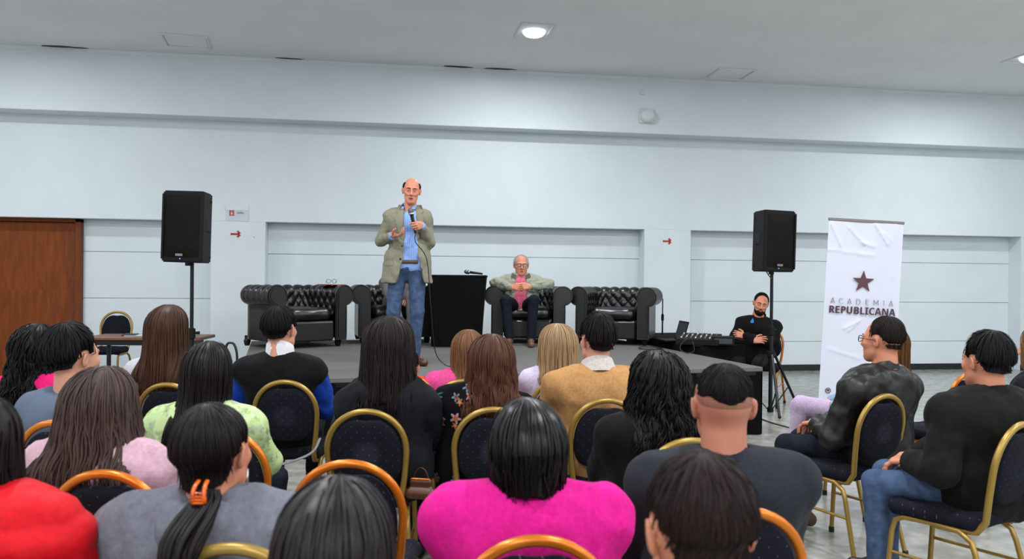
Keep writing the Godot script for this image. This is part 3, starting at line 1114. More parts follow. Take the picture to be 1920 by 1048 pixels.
func build_banner() -> void:
	var at := spot(1606, 8.93)
	var t := thing("roll_up_banner", "tall white roll-up banner with dark star and ACADEMIA REPUBLICANA lettering", "banner", at, deg_to_rad(-9.0))
	# local: faces +z
	var tilt := Basis(Vector3(0, 0, 1), deg_to_rad(-2.7))
	var W := 0.835
	var H := 2.08
	var creases := [
		[Vector2(0.27, 0.955), Vector2(0.47, 0.88), 0.010], [Vector2(0.47, 0.88), Vector2(0.60, 0.865), 0.010],
		[Vector2(0.62, 0.98), Vector2(0.78, 0.885), 0.012], [Vector2(0.74, 0.935), Vector2(0.83, 0.905), 0.006],
		[Vector2(0.03, 0.97), Vector2(0.16, 0.865), 0.009], [Vector2(0.02, 0.835), Vector2(0.60, 0.815), 0.007],
		[Vector2(0.30, 0.42), Vector2(0.48, 0.46), 0.010], [Vector2(0.36, 0.41), Vector2(0.42, 0.43), 0.008],
		[Vector2(0.1, 0.30), Vector2(0.5, 0.26), 0.006], [Vector2(0.88, 0.98), Vector2(0.90, 0.70), 0.005]]
	var depth := func(u: float, v: float) -> float:
		var z := 0.004 * sin(u * 5.0 + v * 3.0) + 0.003 * sin(u * 11.0 - v * 7.0)
		for c in creases:
			var a: Vector2 = c[0]
			var b: Vector2 = c[1]
			var p := Vector2(u, v)
			var q := Geometry2D.get_closest_point_to_segment(p * Vector2(W, H), a * Vector2(W, H), b * Vector2(W, H))
			var d := q.distance_to(p * Vector2(W, H))
			var side := signf((b - a).cross(p - a))
			z += c[2] * exp(-d * d / 0.0012) * (0.75 + 0.45 * side)
		return z
	var rows := []
	for y in 141:
		var row := PackedVector3Array()
		for x in 61:
			var u := x / 60.0
			var v := y / 140.0
			row.append(tilt * Vector3((u - 0.5) * W, 0.07 + v * H, depth.call(u, v)))
		rows.append(row)
	put("printed_sheet", Geo.new().sheet(rows, false, Vector3(0, 1, -2)), M.banner, t)
	put("top_rail", Geo.new().box(tilt * Vector3(0, 0.07 + H + 0.008, 0), Vector3(W + 0.015, 0.03, 0.02), 0.005, tilt), M.grey_metal, t)
	put("base_cassette", Geo.new().box(Vector3(0, 0.045, -0.01), Vector3(W + 0.03, 0.085, 0.10), 0.02), M.grey_metal, t)
	put("support_pole", Geo.new().tube(PackedVector3Array([Vector3(0, 0.05, -0.03), tilt * Vector3(0, 0.07 + H, -0.025)]), PackedFloat32Array([0.008]), 8), M.grey_metal, t)
	for s in [-0.3, 0.3]:
		put("base_foot", Geo.new().box(Vector3(s, 0.006, 0), Vector3(0.03, 0.012, 0.30), 0.004), M.grey_metal, t)
	var onto := func(u: float, v: float) -> Vector3:
		return tilt * Vector3((u - 0.5) * W, 0.07 + v * H, 0.013)
	var star := PackedVector2Array()
	for k in 10:
		var a := PI / 2 + TAU * k / 10.0
		star.append(Vector2(cos(a), sin(a)) * (0.128 if k % 2 == 0 else 0.051))
	put("star", Geo.new().prism(star, 0.002, Transform3D(tilt, onto.call(0.50, 0.677))), M.banner_star, t, "dark brown five-pointed star")
	# thin wide-set capitals
	var A := [[Vector2(0, 0), Vector2(0.022, 0.06), Vector2(0.044, 0)], [Vector2(0.007, 0.02), Vector2(0.037, 0.02)]]
	var C := []
	var cc := []
	for k in 10:
		var a := deg_to_rad(45.0 + 270.0 * k / 9.0)
		cc.append(Vector2(0.026 + 0.028 * cos(a), 0.03 + 0.03 * sin(a)))
	C = [cc]
	var dd := [Vector2(0, 0), Vector2(0, 0.06), Vector2(0.016, 0.06)]
	for k in 7:
		var a := PI / 2 - PI * k / 6.0
		dd.append(Vector2(0.016 + 0.028 * cos(a), 0.03 + 0.03 * sin(a)))
	dd.append(Vector2(0, 0))
	var glyphs := {"A": A, "C": C, "D": [dd], "E": [[Vector2(0.034, 0), Vector2(0, 0), Vector2(0, 0.06), Vector2(0.034, 0.06)], [Vector2(0, 0.031), Vector2(0.03, 0.031)]],
		"M": [[Vector2(0, 0), Vector2(0, 0.06), Vector2(0.024, 0.018), Vector2(0.048, 0.06), Vector2(0.048, 0)]], "I": [[Vector2(0.004, 0), Vector2(0.004, 0.06)]]}
	var word := "ACADEMIA"
	var xs := [0.0, 0.094, 0.186, 0.286, 0.392, 0.480, 0.588, 0.650]
	for k in word.length():
		var g := Geo.new()
		for p in glyphs[word[k]]:
			stroke(p, 0.0065, Vector3.ZERO, g)
		var o := put("letter", g, M.banner_ink, t)
		o.transform = Transform3D(tilt, onto.call(0.082 + xs[k] / W, 0.555))
	letters("REPUBLICANA", 0.110, 800, M.banner_ink, t, onto.call(0.505, 0.521) + Vector3(0, 0, 0.002), "lettering", 0.003, tilt)
	# heart in a ring near the foot
	var ring := PackedVector3Array()
	for k in 20:
		var a := TAU * k / 20.0
		ring.append(onto.call(0.115, 0.085) + tilt * Vector3(cos(a) * 0.027, sin(a) * 0.027, 0.0))
	put("ring_mark", Geo.new().tube(ring, PackedFloat32Array([0.004]), 6, true), M.ink, t)
	put("heart_mark", Geo.new().prism(PackedVector2Array([Vector2(0, -0.014), Vector2(0.014, 0.002), Vector2(0.012, 0.011), Vector2(0.005, 0.012), Vector2(0, 0.006), Vector2(-0.005, 0.012), Vector2(-0.012, 0.011), Vector2(-0.014, 0.002)]), 0.002, Transform3D(tilt, onto.call(0.115, 0.085))), M.ink, t)

# ---------------------------------------------------------------- heads and hands
# a head around its own centre (ear height), facing -z; the neck reaches down
func head_geo(key: String, cell: float, o := {}) -> Geo:
	if heads.has(key):
		return heads[key]
	var jaw: float = o.get("jaw", 1.0)
	var F := Field.new(Vector3(-0.105, -0.19, -0.135), Vector3(0.105, 0.135, 0.125), cell)
	F.ell(Vector3(0, 0.03, 0.012), Vector3(0.076, 0.089, 0.097), 0.02)
	F.ell(Vector3(0, -0.028, -0.034), Vector3(0.061 * jaw, 0.082, 0.057), 0.03)
	F.ell(Vector3(0, -0.072, -0.042), Vector3(0.047 * jaw, 0.038, 0.044), 0.025)
	F.ell(Vector3(0, -0.098, -0.068), Vector3(0.021, 0.016, 0.018), 0.02)
	for s in [-1.0, 1.0]:
		F.cap(Vector3(s * 0.044 * jaw, -0.060, -0.008), Vector3(s * 0.016, -0.097, -0.062), 0.015, 0.015, 0.03)
		F.cap(Vector3(s * 0.044, -0.02, -0.062), Vector3(s * 0.03, -0.03, -0.078), 0.018, 0.012, 0.02)
		F.cap(Vector3(s * 0.012, 0.024, -0.088), Vector3(s * 0.045, 0.022, -0.073), 0.009, 0.008, 0.015)
	for s in [-1.0, 1.0]:
		F.ell(Vector3(s * 0.031, 0.003, -0.099), Vector3(0.019, 0.012, 0.016), 0.010, 1)
	F.cap(Vector3(0, 0.012, -0.089), Vector3(0, -0.032, -0.110), 0.0075, 0.0115, 0.008)
	for s in [-1.0, 1.0]:
		F.ell(Vector3(s * 0.012, -0.037, -0.098), Vector3(0.008, 0.008, 0.010), 0.006)
	F.cap(Vector3(-0.018, -0.0625, -0.085), Vector3(0, -0.0605, -0.0935), 0.0055, 0.0065, 0.006)
	F.cap(Vector3(0.018, -0.0625, -0.085), Vector3(0, -0.0605, -0.0935), 0.0055, 0.0065, 0.006)
	F.cap(Vector3(-0.014, -0.0745, -0.085), Vector3(0.014, -0.0745, -0.085), 0.0075, 0.0075, 0.006)
	if o.get("open", false):
		F.ell(Vector3(0, -0.068, -0.094), Vector3(0.017, 0.0065, 0.016), 0.003, 1)
	else:
		F.cap(Vector3(-0.02, -0.0682, -0.092), Vector3(0.02, -0.0682, -0.092), 0.0022, 0.0022, 0.003, 1)
	for s in [-1.0, 1.0]:
		var bs := Basis(Vector3(0, 0, 1), s * -0.18) * Basis(Vector3(0, 1, 0), s * 0.35)
		F.ell(Vector3(s * 0.079, -0.002, 0.014), Vector3(0.009, 0.031, 0.019), 0.006, 0, bs)
		F.ell(Vector3(s * 0.088, 0.003, 0.010), Vector3(0.006, 0.019, 0.010), 0.004, 1, bs)
	F.cap(Vector3(0, -0.03, 0.022), Vector3(0, -0.17, 0.038), 0.056 * o.get("neck", 1.0), 0.060 * o.get("neck", 1.0), 0.02)
	heads[key] = F.geo()
	return heads[key]

# a right hand from the wrist along -z, back of the hand up (+y), thumb on the -x side
func hand_geo(key: String, curls: Array, thumb: Array, cell := 0.0045) -> Geo:
	if hands.has(key):
		return hands[key]
	var F := Field.new(Vector3(-0.11, -0.12, -0.235), Vector3(0.07, 0.05, 0.035), cell)
	F.cap(Vector3(0, 0, 0.03), Vector3(0, 0, -0.01), 0.026, 0.024, 0.01)
	var kx := [-0.031, -0.010, 0.011, 0.030]
	var kz := [-0.088, -0.093, -0.088, -0.078]
	var ln := [[0.041, 0.025, 0.020], [0.046, 0.028, 0.021], [0.042, 0.026, 0.020], [0.033, 0.020, 0.018]]
	for k in 4:
		var kn := Vector3(kx[k], 0.0, kz[k])
		F.cap(Vector3(kx[k] * 0.6, 0, -0.005), kn, 0.016, 0.0125, 0.012)
	for k in 4:
		var p := Vector3(kx[k], 0.0, kz[k])
		var a := 0.0
		var sp: float = (k - 1.5) * 0.10
		for j in 3:
			a += deg_to_rad(curls[k][j])
			var d := Vector3(sin(sp) * cos(a), -sin(a), -cos(a) * cos(sp))
			var q: Vector3 = p + d * ln[k][j]
			F.cap(p, q, 0.0098 - 0.0009 * j, 0.0090 - 0.0009 * j, 0.004)
			p = q
	var tp := Vector3(-0.022, -0.006, -0.022)
	var tl := [0.046, 0.034, 0.026]
	for j in 3:
		var d: Vector3 = thumb[j]
		var q: Vector3 = tp + d.normalized() * tl[j]
		F.cap(tp, q, [0.016, 0.0115, 0.0105][j], [0.012, 0.0105, 0.0085][j], 0.008)
		tp = q
	hands[key] = F.geo()
	return hands[key]

func hand_pose(key: String) -> Geo:
	match key:
		"relaxed":
			return hand_geo(key, [[18, 25, 15], [20, 28, 16], [24, 30, 18], [28, 32, 20]], [Vector3(-0.75, -0.25, -0.6), Vector3(-0.35, -0.25, -0.9), Vector3(-0.1, -0.3, -0.95)])
		"grip":
			return hand_geo(key, [[62, 78, 45], [66, 82, 45], [68, 84, 46], [70, 84, 46]], [Vector3(-0.55, -0.65, -0.5), Vector3(0.1, -0.75, -0.65), Vector3(0.55, -0.45, -0.7)])
		"offer":
			return hand_geo(key, [[22, 30, 18], [30, 36, 20], [42, 40, 24], [50, 44, 26]], [Vector3(-0.7, -0.55, -0.45), Vector3(-0.4, -0.6, -0.7), Vector3(-0.1, -0.45, -0.9)])
	return hand_geo("clasp", [[40, 52, 25], [42, 54, 26], [44, 55, 26], [46, 56, 28]], [Vector3(-0.5, -0.3, -0.8), Vector3(-0.1, -0.25, -0.95), Vector3(0.2, -0.25, -0.9)])

# ---------------------------------------------------------------- hair
# h: a half width, b half depth behind, hh height of the crown over the centre, len hanging length, ...
func hair_path(h: Dictionary, phi: float, n_cap := 9, n_hang := 16) -> PackedVector3Array:
	var out := PackedVector3Array()
	var a: float = h.a
	var back := cos(phi)
	var b: float = h.b if back > 0.0 else h.get("bf", 0.098)
	var hh: float = h.hh
	var c := Vector3(0, 0.025, 0.012)
	var ab := absf(wrapf(phi, -PI, PI))
	var te: float = 93.0
	var L: float = h.get("len", 0.0)
	if h.has("table"):
		var tb: Array = h.table   # [azimuth, last angle, hanging length]
		for k in tb.size() - 1:
			if ab >= tb[k][0] and ab <= tb[k + 1][0]:
				var w: float = (ab - tb[k][0]) / (tb[k + 1][0] - tb[k][0])
				w = w * w * (3.0 - 2.0 * w)
				te = lerpf(tb[k][1], tb[k + 1][1], w)
				L = lerpf(tb[k][2], tb[k + 1][2], w)
	var nz: FastNoiseLite = h.nz
	L *= 1.0 + h.get("rag", 0.06) * nz.get_noise_2d(phi * 260.0, 50.0)
	var ridge: float = h.get("ridge", 0.0)
	var nl: float = h.get("locks", 14.0)
	var rg := absf(sin(phi * nl * 0.5 + 1.4 * nz.get_noise_2d(phi * 40.0, 9.0))) - 0.5
	var dir := Vector3(sin(phi), 0, cos(phi))
	var th0: float = h.get("th0", 2.0)
	if h.has("th0_table"):
		th0 = lerpf(h.th0_table[0], h.th0_table[1], smoothstep(0.6, 2.4, ab))
	var zp: float = h.get("pole", -0.03)
	for k in n_cap:
		var t := float(k) / (n_cap - 1)
		var th := deg_to_rad(lerpf(th0, maxf(te, th0 + 1.0), t))
		var s := sin(th)
		var p := c + Vector3(a * s * sin(phi), hh * cos(th), zp * cos(th) * (1.0 - s * 0.4) + b * s * back)
		var thin: float = h.get("edge", 0.0)
		if thin > 0.0 and L < 0.012:
			var cut := smoothstep(0.72, 1.0, t) * thin
			p -= (p - c).normalized() * cut
		p += dir * rg * ridge * smoothstep(0.15, 0.9, s) * 0.6
		out.append(p)
	var e := out[n_cap - 1]
	var flare: float = h.get("flare", 0.0)
	var tuck: float = h.get("tuck", 0.0)
	var wave: float = h.get("wave", 0.0)
	var wf: float = h.get("wf", 26.0)
	var ax: float = h.get("lean_x", 0.0)
	for k in range(1, n_hang + 1):
		var s := float(k) / n_hang
		var y := e.y - L * s
		var g := 1.0 + flare * s - tuck * sin(minf(s * 1.6, 1.0) * PI * 0.5)
		var p := Vector3(c.x + (e.x - c.x) * g, y, c.z + (e.z - c.z) * g)
		p += dir * rg * ridge * (0.6 + 0.8 * s)
		if wave > 0.0:
			var ph := nz.get_noise_2d(phi * 60.0, 3.0) * 5.0
			var w := smoothstep(0.0, 0.35, s) * wave
			p += dir * sin(y * wf * 2.0 + ph) * w + Vector3(cos(phi), 0, -sin(phi)) * cos(y * wf * 2.0 + ph * 1.3) * w
		p.x += ax * s * s
		if h.has("sh"):
			var kk := smoothstep(h.sh + 0.07, h.sh - 0.06, p.y)
			if kk > 0.0 and ab < h.get("front", 9.0):
				p.z = maxf(p.z, lerpf(p.z, h.zb + rg * ridge + 0.01 * sin(phi * 9.0), kk))
		out.append(p)
	return out

func hair_geo(h: Dictionary) -> Geo:
	if not h.has("nz"):
		h.nz = noise(0.05, h.get("seed", 3), 2)
	var g := Geo.new()
	var r := RandomNumberGenerator.new()
	r.seed = h.get("seed", 3)
	var long: bool = h.get("long", false)
	var half: float = h.get("half", PI)
	var n: int = 64 if long else 48
	var nh := 16 if long else 5
	var make := func(h2: Dictionary, p0: float, p1: float, cols: int, hang: int, lip: bool) -> void:
		var paths := []
		for k in cols + 1:
			paths.append(hair_path(h2, lerpf(p0, p1, float(k) / cols), 9, hang))
		var rows := []
		var cl := []
		var rn: int = paths[0].size()
		for q in rn + (2 if lip else 0):
			var row := PackedVector3Array()
			var cr := []
			for k in cols + 1:
				var p: Vector3 = paths[k][mini(q, rn - 1)]
				if q >= rn:
					var inw := Vector3(p.x, 0, p.z - 0.02)
					p -= inw.normalized() * 0.014
					if q > rn:
						p.y += 0.05
				row.append(p)
				var t: float = 0.86 + 0.22 * h2.nz.get_noise_2d(k * 23.0, q * 1.5)
				if h2.has("tip"):
					var tc: Color = h2.tip
					var f := smoothstep(0.45, 1.0, float(q) / rn)
					cr.append(Color(t, t, t).lerp(Color(t * tc.r, t * tc.g, t * tc.b), f))
				else:
					cr.append(Color(t, t, t))
			rows.append(row)
			cl.append(cr)
		g.sheet(rows, false, Vector3(0, -0.02, 0.0), 3.0, 1.0, cl)
	if long:
		make.call(h, -half, half, n, nh, true)
		var f := h.duplicate()
		f.erase("len")
		f.table = [[0.0, 60.0, 0.0], [half - 0.05, 78.0, 0.0], [half + 0.25, 60.0, 0.0], [PI, 54.0, 0.0]]
		f.edge = 0.012
		make.call(f, half, TAU - half, 20, 1, false)
	else:
		make.call(h, -PI, PI, n, nh, false)
	var count: int = h.get("count", 90)
	var rad: float = h.get("rad", 0.007) * (1.0 if long else 0.8)
	var lift: float = h.get("lift", 0.004) * (1.0 if long else 0.65)
	for k in count:
		var phi := r.randf_range(-half, half)
		var path := hair_path(h, phi, 9, nh)
		var t0 := r.randf_range(0.02, 0.55)
		var t1 := minf(t0 + r.randf_range(h.get("span", 0.5) * 0.6, h.get("span", 0.5) * 1.2), 1.0)
		if r.randf() < h.get("ends", 0.4):
			t1 = 1.0
			t0 = maxf(0.02, 1.0 - h.get("span", 0.5) * r.randf_range(0.5, 1.1))
		var pts := PackedVector3Array()
		var rr := PackedFloat32Array()
		var m := 12 if long else 6
		var drift: float = r.randf_range(-1, 1) * h.get("drift", 0.012)
		var lf: float = lift * r.randf_range(0.4, 1.5)
		var ph := r.randf() * TAU
		for q in m + 1:
			var w := float(q) / m
			var t := lerpf(t0, t1, w) * (path.size() - 1)
			var i0 := mini(int(t), path.size() - 2)
			var p := path[i0].lerp(path[i0 + 1], t - i0)
			var outw := Vector3(p.x, p.y * 0.7 if p.y > 0.0 else 0.0, p.z - 0.01).normalized()
			var side := outw.cross(Vector3.UP).normalized()
			if not long:
				p += outw * lf * (0.2 + w)
				p += side * drift * w
				if h.has("quiff") and p.z < -0.02 and p.y > 0.05:
					p += Vector3(0, 1, -0.15) * h.quiff * smoothstep(-0.01, -0.09, p.z) * (0.5 + w * 0.6)
			else:
				p += outw * (lf * sin(w * PI) + 0.002)
				p += side * drift * sin(w * 2.5 + ph)
				if h.has("curl"):
					p += (outw * cos(w * 14.0 + ph) + side * sin(w * 14.0 + ph)) * h.curl
			if q == m and long and t1 > 0.99:
				p += Vector3(r.randf_range(-0.008, 0.008), -r.randf_range(0.0, 0.025), r.randf_range(-0.004, 0.004))
			pts.append(p)
			rr.append(maxf(rad * r.randf_range(0.85, 1.1) * (0.25 + 0.75 * sin(PI * clampf(w * 0.85 + 0.12, 0.0, 1.0))) * (1.0 if q < m else 0.25), 0.0006))
		var tone := r.randf_range(0.72, 1.2)
		g.col = Color(tone, tone, tone)
		if h.has("tip") and t1 > 0.9:
			var tc: Color = h.tip
			g.col = Color(tone * lerpf(1.0, tc.r, 0.6), tone * lerpf(1.0, tc.g, 0.6), tone * lerpf(1.0, tc.b, 0.6))
		g.tube(pts, rr, 5, false, 0.55)
	g.col = Color.WHITE
	return g

const MEN := [[0.0, 96.0, 0.048], [0.85, 96.0, 0.042], [1.2, 94.0, 0.014], [1.42, 82.0, 0.0], [1.75, 82.0, 0.0], [1.95, 92.0, 0.012], [2.15, 78.0, 0.0], [2.45, 56.0, 0.0], [3.15, 50.0, 0.0]]

func short_hair(side: float, top: float, o := {}) -> Dictionary:
	var h := {"a": 0.0775 + side, "b": 0.099 + side, "bf": 0.088 + side * 0.6, "hh": 0.093 + top, "table": MEN, "edge": side * 0.9, "tuck": 0.17, "count": 800, "rad": 0.0028, "lift": 0.006, "span": 0.30, "pole": 0.02, "ends": 0.12}
	h.merge(o, true)
	return h

func long_hair(len: float, o := {}) -> Dictionary:
	var h := {"long": true, "a": 0.093, "b": 0.112, "hh": 0.109, "len": len, "half": 2.45, "ridge": 0.005, "locks": 23.0, "count": 320, "rad": 0.0035, "span": 0.7, "lift": 0.003, "rag": 0.10, "pole": -0.035, "tuck": 0.03}
	h.merge(o, true)
	return h

# ---------------------------------------------------------------- people
func ik(a: Vector3, b: Vector3, l1: float, l2: float, hint: Vector3) -> Vector3:
	var d := b - a
	var L := clampf(d.length(), 0.05, l1 + l2 - 0.002)
	var n := d.normalized()
	var t := (l1 * l1 - l2 * l2 + L * L) / (2.0 * L)
	var hgt := sqrt(maxf(l1 * l1 - t * t, 0.0))
	var s := (hint - n * hint.dot(n)).normalized()
	return a + n * t + s * hgt

func skeleton(p: Dictionary) -> Dictionary:
	var J := {}
	var su: float = p.su
	var sw: float = p.get("sw", 0.36)
	var stand: bool = p.get("stand", false)
	var hip := Vector3(0, 0.55, 0.03)
	if stand:
		hip = Vector3(0, 0.90 * su, 0)
	elif p.has("seat"):
		hip.y = p.seat + 0.09
	var B := Basis(Vector3.UP, deg_to_rad(p.get("twist", 0.0))) * Basis(Vector3(0, 0, 1), deg_to_rad(p.get("side", 0.0))) * Basis(Vector3.RIGHT, deg_to_rad(-p.get("lean", 0.0)))
	J.B = B
	J.hip = hip
	J.waist = hip + B * (Vector3(0, 0.15, 0.0) * su)
	J.chest = hip + B * (Vector3(0, 0.345, 0.012) * su)
	J.neck = hip + B * (Vector3(0, 0.485, 0.02) * su)
	J.head = hip + B * (Vector3(0, 0.485, 0.02) * su) + B * Vector3(0, 0.15, -0.012) * lerpf(1.0, su, 0.5)
	for s in [-1.0, 1.0]:
		var q := "r" if s > 0 else "l"
		J["sh" + q] = hip + B * Vector3(s * sw / 2, p.get("sh_y", 0.388) * su, 0.02)
		J["hip" + q] = hip + Vector3(s * 0.09, 0, 0)
		if stand:
			J["kn" + q] = Vector3(s * 0.10, 0.48 * su, -0.01)
			J["an" + q] = Vector3(s * 0.11, 0.09, 0.03)
			J["to" + q] = Vector3(s * 0.13, 0.025, -0.16)
		else:
			J["kn" + q] = Vector3(s * 0.12, hip.y - 0.02, -0.42)
			J["an" + q] = Vector3(s * 0.12, 0.09, -0.40)
			J["to" + q] = Vector3(s * 0.13, 0.025, -0.57)
		J["ha" + q] = Vector3(s * 0.10, hip.y + 0.10, -0.27)
		J["hb" + q] = Basis(Vector3.UP, s * 0.35) * Basis(Vector3.RIGHT, -0.2)   # hand's axes
		J["hint" + q] = Vector3(s * 0.9, -0.6, 0.5)
	for k in p.get("j", {}):
		J[k] = p.j[k]
	for q in ["l", "r"]:
		J["el" + q] = p.j["el" + q] if p.get("j", {}).has("el" + q) else ik(J["sh" + q], J["ha" + q], 0.29 * su, 0.255 * su, J["hint" + q])
	var hd: Array = p.get("head", [0.0, 0.0, 0.0])
	J.hb = B * Basis(Vector3.UP, deg_to_rad(hd[0])) * Basis(Vector3.RIGHT, deg_to_rad(hd[1])) * Basis(Vector3(0, 0, 1), deg_to_rad(hd[2]))
	return J

func torso_into(F: Field, J: Dictionary, off: float, p: Dictionary, hips := true) -> void:
	var ax: Vector3 = J.B.x
	var bk: float = p.get("bulk", 1.0)
	if hips:
		F.cap(J.hip - ax * 0.075, J.hip + ax * 0.075, 0.112 * bk + off, 0.112 * bk + off, 0.05)
	F.cap(J.waist - ax * 0.06 * bk, J.waist + ax * 0.06 * bk, 0.102 * bk + off, 0.102 * bk + off, 0.09)
	F.cap(J.hip.lerp(J.waist, 0.4) - ax * 0.06 * bk, J.hip.lerp(J.waist, 0.4) + ax * 0.06 * bk, 0.108 * bk + off, 0.108 * bk + off, 0.09)
	F.cap(J.chest - ax * 0.08 * bk, J.chest + ax * 0.08 * bk, 0.112 * bk + off, 0.112 * bk + off, 0.09)
	for q in ["l", "r"]:
		var sh: Vector3 = J["sh" + q]
		F.cap(J.neck + (sh - J.neck) * 0.18 - J.B.y * 0.035, sh, 0.046 + off, 0.050 + off, 0.05)
		F.cap(J.chest + (sh - J.chest) * 0.45, sh, 0.085 * bk + off, 0.050 + off, 0.05)
		F.cap(J.chest + ax * (0.06 if q == "r" else -0.06) + J.B.z * 0.03 + J.B.y * 0.04, J.chest + ax * (0.075 if q == "r" else -0.075) + J.B.z * 0.03 - J.B.y * 0.06, 0.075 + off, 0.07 + off, 0.05)

func arm_into(F: Field, J: Dictionary, q: String, off: float, k := 0.035, cuff := 0.93) -> void:
	F.cap(J["sh" + q], J["el" + q], 0.049 + off, 0.041 + off, k)
	F.cap(J["el" + q], J["el" + q].lerp(J["ha" + q], cuff), 0.041 + off, 0.031 + off * 0.9, 0.02)

func leg_into(F: Field, J: Dictionary, q: String, off: float, down := 1.0) -> void:
	F.cap(J["hip" + q], J["kn" + q], 0.080 + off, 0.055 + off, 0.04)
	F.cap(J["kn" + q], J["kn" + q].lerp(J["an" + q], down), 0.053 + off, 0.040 + off, 0.02)

func bounds(J: Dictionary, keys: Array, pad: float) -> Array:
	var lo := Vector3(9, 9, 9)
	var hi := -lo
	for k in keys:
		lo = lo.min(J[k])
		hi = hi.max(J[k])
	return [lo - Vector3(pad, pad, pad), hi + Vector3(pad, pad, pad)]

func person(p: Dictionary) -> Node3D:
	var fl: float = p.get("floor", 0.0)
	var hs: float = p.get("hs", 1.0)
	# size the trunk so that the top of the head stands where it should
	var top: float = height(p.u, p.top, p.d) - fl if p.has("top") else p.ht
	var hy: float = top - (0.127 + p.get("hair_up", 0.008)) * hs
	var stand: bool = p.get("stand", false)
	var base: float = 0.0 if stand else p.get("seat", 0.46) + 0.09
	p.su = (hy / 1.535) if stand else (hy - base - 0.075) / 0.56
	var J := skeleton(p)
	var yaw := deg_to_rad(p.get("yaw", 0.0) - YAW)
	var turn := Basis(Vector3.UP, yaw)
	var off: Vector3 = turn * Vector3(J.head.x, 0, J.head.z)
	var t := thing("person", p.label, "person", spot(p.u, p.d, fl) - off, yaw, p.get("group", ""))
	var skin: Material = p.get("skin", M.skin)
	# body: one continuous skin, with finer grids for head and hands joined in
	var ks := ["hip", "chest", "head", "shl", "shr", "ell", "elr", "hal", "har", "knl", "knr", "anl", "anr", "tol", "tor"]
	var bb := bounds(J, ks, 0.15)
	var F := Field.new(bb[0], bb[1], 0.022)
	torso_into(F, J, -0.02, p)
	F.cap(J.neck - J.B.y * 0.04, J.head - J.hb.y * 0.09 * hs + J.hb.z * 0.02, 0.062, 0.055 * hs, 0.04)
	for q in ["l", "r"]:
		arm_into(F, J, q, -0.014, 0.03, 1.0)
		leg_into(F, J, q, -0.018)
		F.cap(J["an" + q] - Vector3(0, 0.03, 0), J["an" + q].lerp(J["to" + q], 0.8), 0.022, 0.018, 0.02)
	var g := F.geo()
	var hx := Transform3D(J.hb.scaled(Vector3.ONE * hs), J.head)
	hx.basis = J.hb * Basis.from_scale(Vector3.ONE * hs)
	var ho: Dictionary = p.get("face", {})
	g.add(head_geo(p.get("head_key", "woman" if p.get("female", false) else "man"), p.get("cell", 0.0062), ho), hx)
	for q in ["l", "r"]:
		var hb: Basis = J["hb" + q]
		if q == "l":
			hb = hb * Basis.from_scale(Vector3(-1, 1, 1))
		g.add(hand_pose(p.get("hand" + q, "relaxed")), Transform3D(hb * Basis.from_scale(Vector3.ONE * p.get("hand_size", 0.95)), J["ha" + q]))
	put("body", g, skin, t)
	# trousers
	var wr := noise(9.0, int(p.u) + 3, 2)
	if p.has("legs"):
		var sk := "legs"
		var bs := bounds(J, ["hip", "knl", "knr", "anl", "anr"], 0.17)
		var L := Field.new(bs[0], bs[1], p.get("leg_cell", 0.02))
		L.cap(J.hip - Vector3(0.07, 0, 0), J.hip + Vector3(0.07, 0, 0), 0.112, 0.112, 0.04)
		L.cap(J.hip, J.hip.lerp(J.waist, 0.9 if stand else 0.3), 0.115, 0.105, 0.05)
		for q in ["l", "r"]:
			leg_into(L, J, q, p.get("leg_off", 0.008), 0.97)
		if stand:
			L.cut(Vector3.UP, lerpf(J.hip.y, J.waist.y, 0.75))
		L.wrinkle(wr, 0.006)
		put(p.get("legs_name", "trousers"), L.geo(), p.legs, t)
		for q in ["l", "r"]:
			var an: Vector3 = J["an" + q]
			var to: Vector3 = J["to" + q]
			var fwd := (to - an) * Vector3(1, 0, 1)
			var heel := an - fwd.normalized() * 0.04
			var S := Field.new(heel.min(to) - Vector3(0.09, 0.12, 0.09), heel.max(to) + Vector3(0.09, 0.09, 0.09), 0.010)
			var gy := minf(to.y - 0.025, an.y - 0.09)
			S.cap(Vector3(heel.x, gy + 0.045, heel.z), Vector3(to.x, gy + 0.034, to.z), 0.036, 0.036, 0.02)
			S.cap(an + Vector3(0, -0.01, 0), Vector3(heel.x, gy + 0.05, heel.z), 0.040, 0.036, 0.02)
			S.cap(an + Vector3(0, -0.02, 0), an.lerp(to, 0.5) + Vector3(0, 0.01, 0), 0.034, 0.028, 0.03)
			S.cut(Vector3.DOWN, -(gy + 0.004), 0.003)
			put("shoe", S.geo(), p.get("shoes", M.shoe), t)
	# upper clothing
	if p.has("top_mat"):
		var o: float = p.get("top_off", 0.008)
		var bs := bounds(J, ["hip", "neck", "shl", "shr", "ell", "elr", "hal", "har"], 0.17)
		var U := Field.new(bs[0], bs[1], p.get("top_cell", 0.0145))
		torso_into(U, J, o, p)
		if not p.has("sleeve_mat"):
			for q in ["l", "r"]:
				arm_into(U, J, q, o, 0.035, p.get("cuff", 0.93))
		var nk: Vector3 = J.neck
		U.cap(nk + J.B.y * 0.012, nk + J.B.y * 0.16 - J.B.z * 0.03, p.get("neck_r", 0.058), 0.075, 0.012, 1)
		if p.has("vee"):
			U.cap(nk + J.B.y * 0.02 - J.B.z * 0.07, nk - J.B.y * p.vee - J.B.z * 0.15, 0.05, 0.012, 0.01, 1)
		U.wrinkle(wr, p.get("fold", 0.009), Vector3(1.0, 0.7, 1.0))
		if p.get("quilt", false):
			for z in U.nz:
				for y in U.ny:
					for x in U.nx:
						var at := (z * U.ny + y) * U.nx + x
						if absf(U.f[at]) < 0.04:
							U.f[at] -= 0.012 * sqrt(absf(sin((U.o.y + y * U.h) * PI / 0.085)))
		put(p.get("top_name", "top"), U.geo(), p.top_mat, t)
		p.U = U
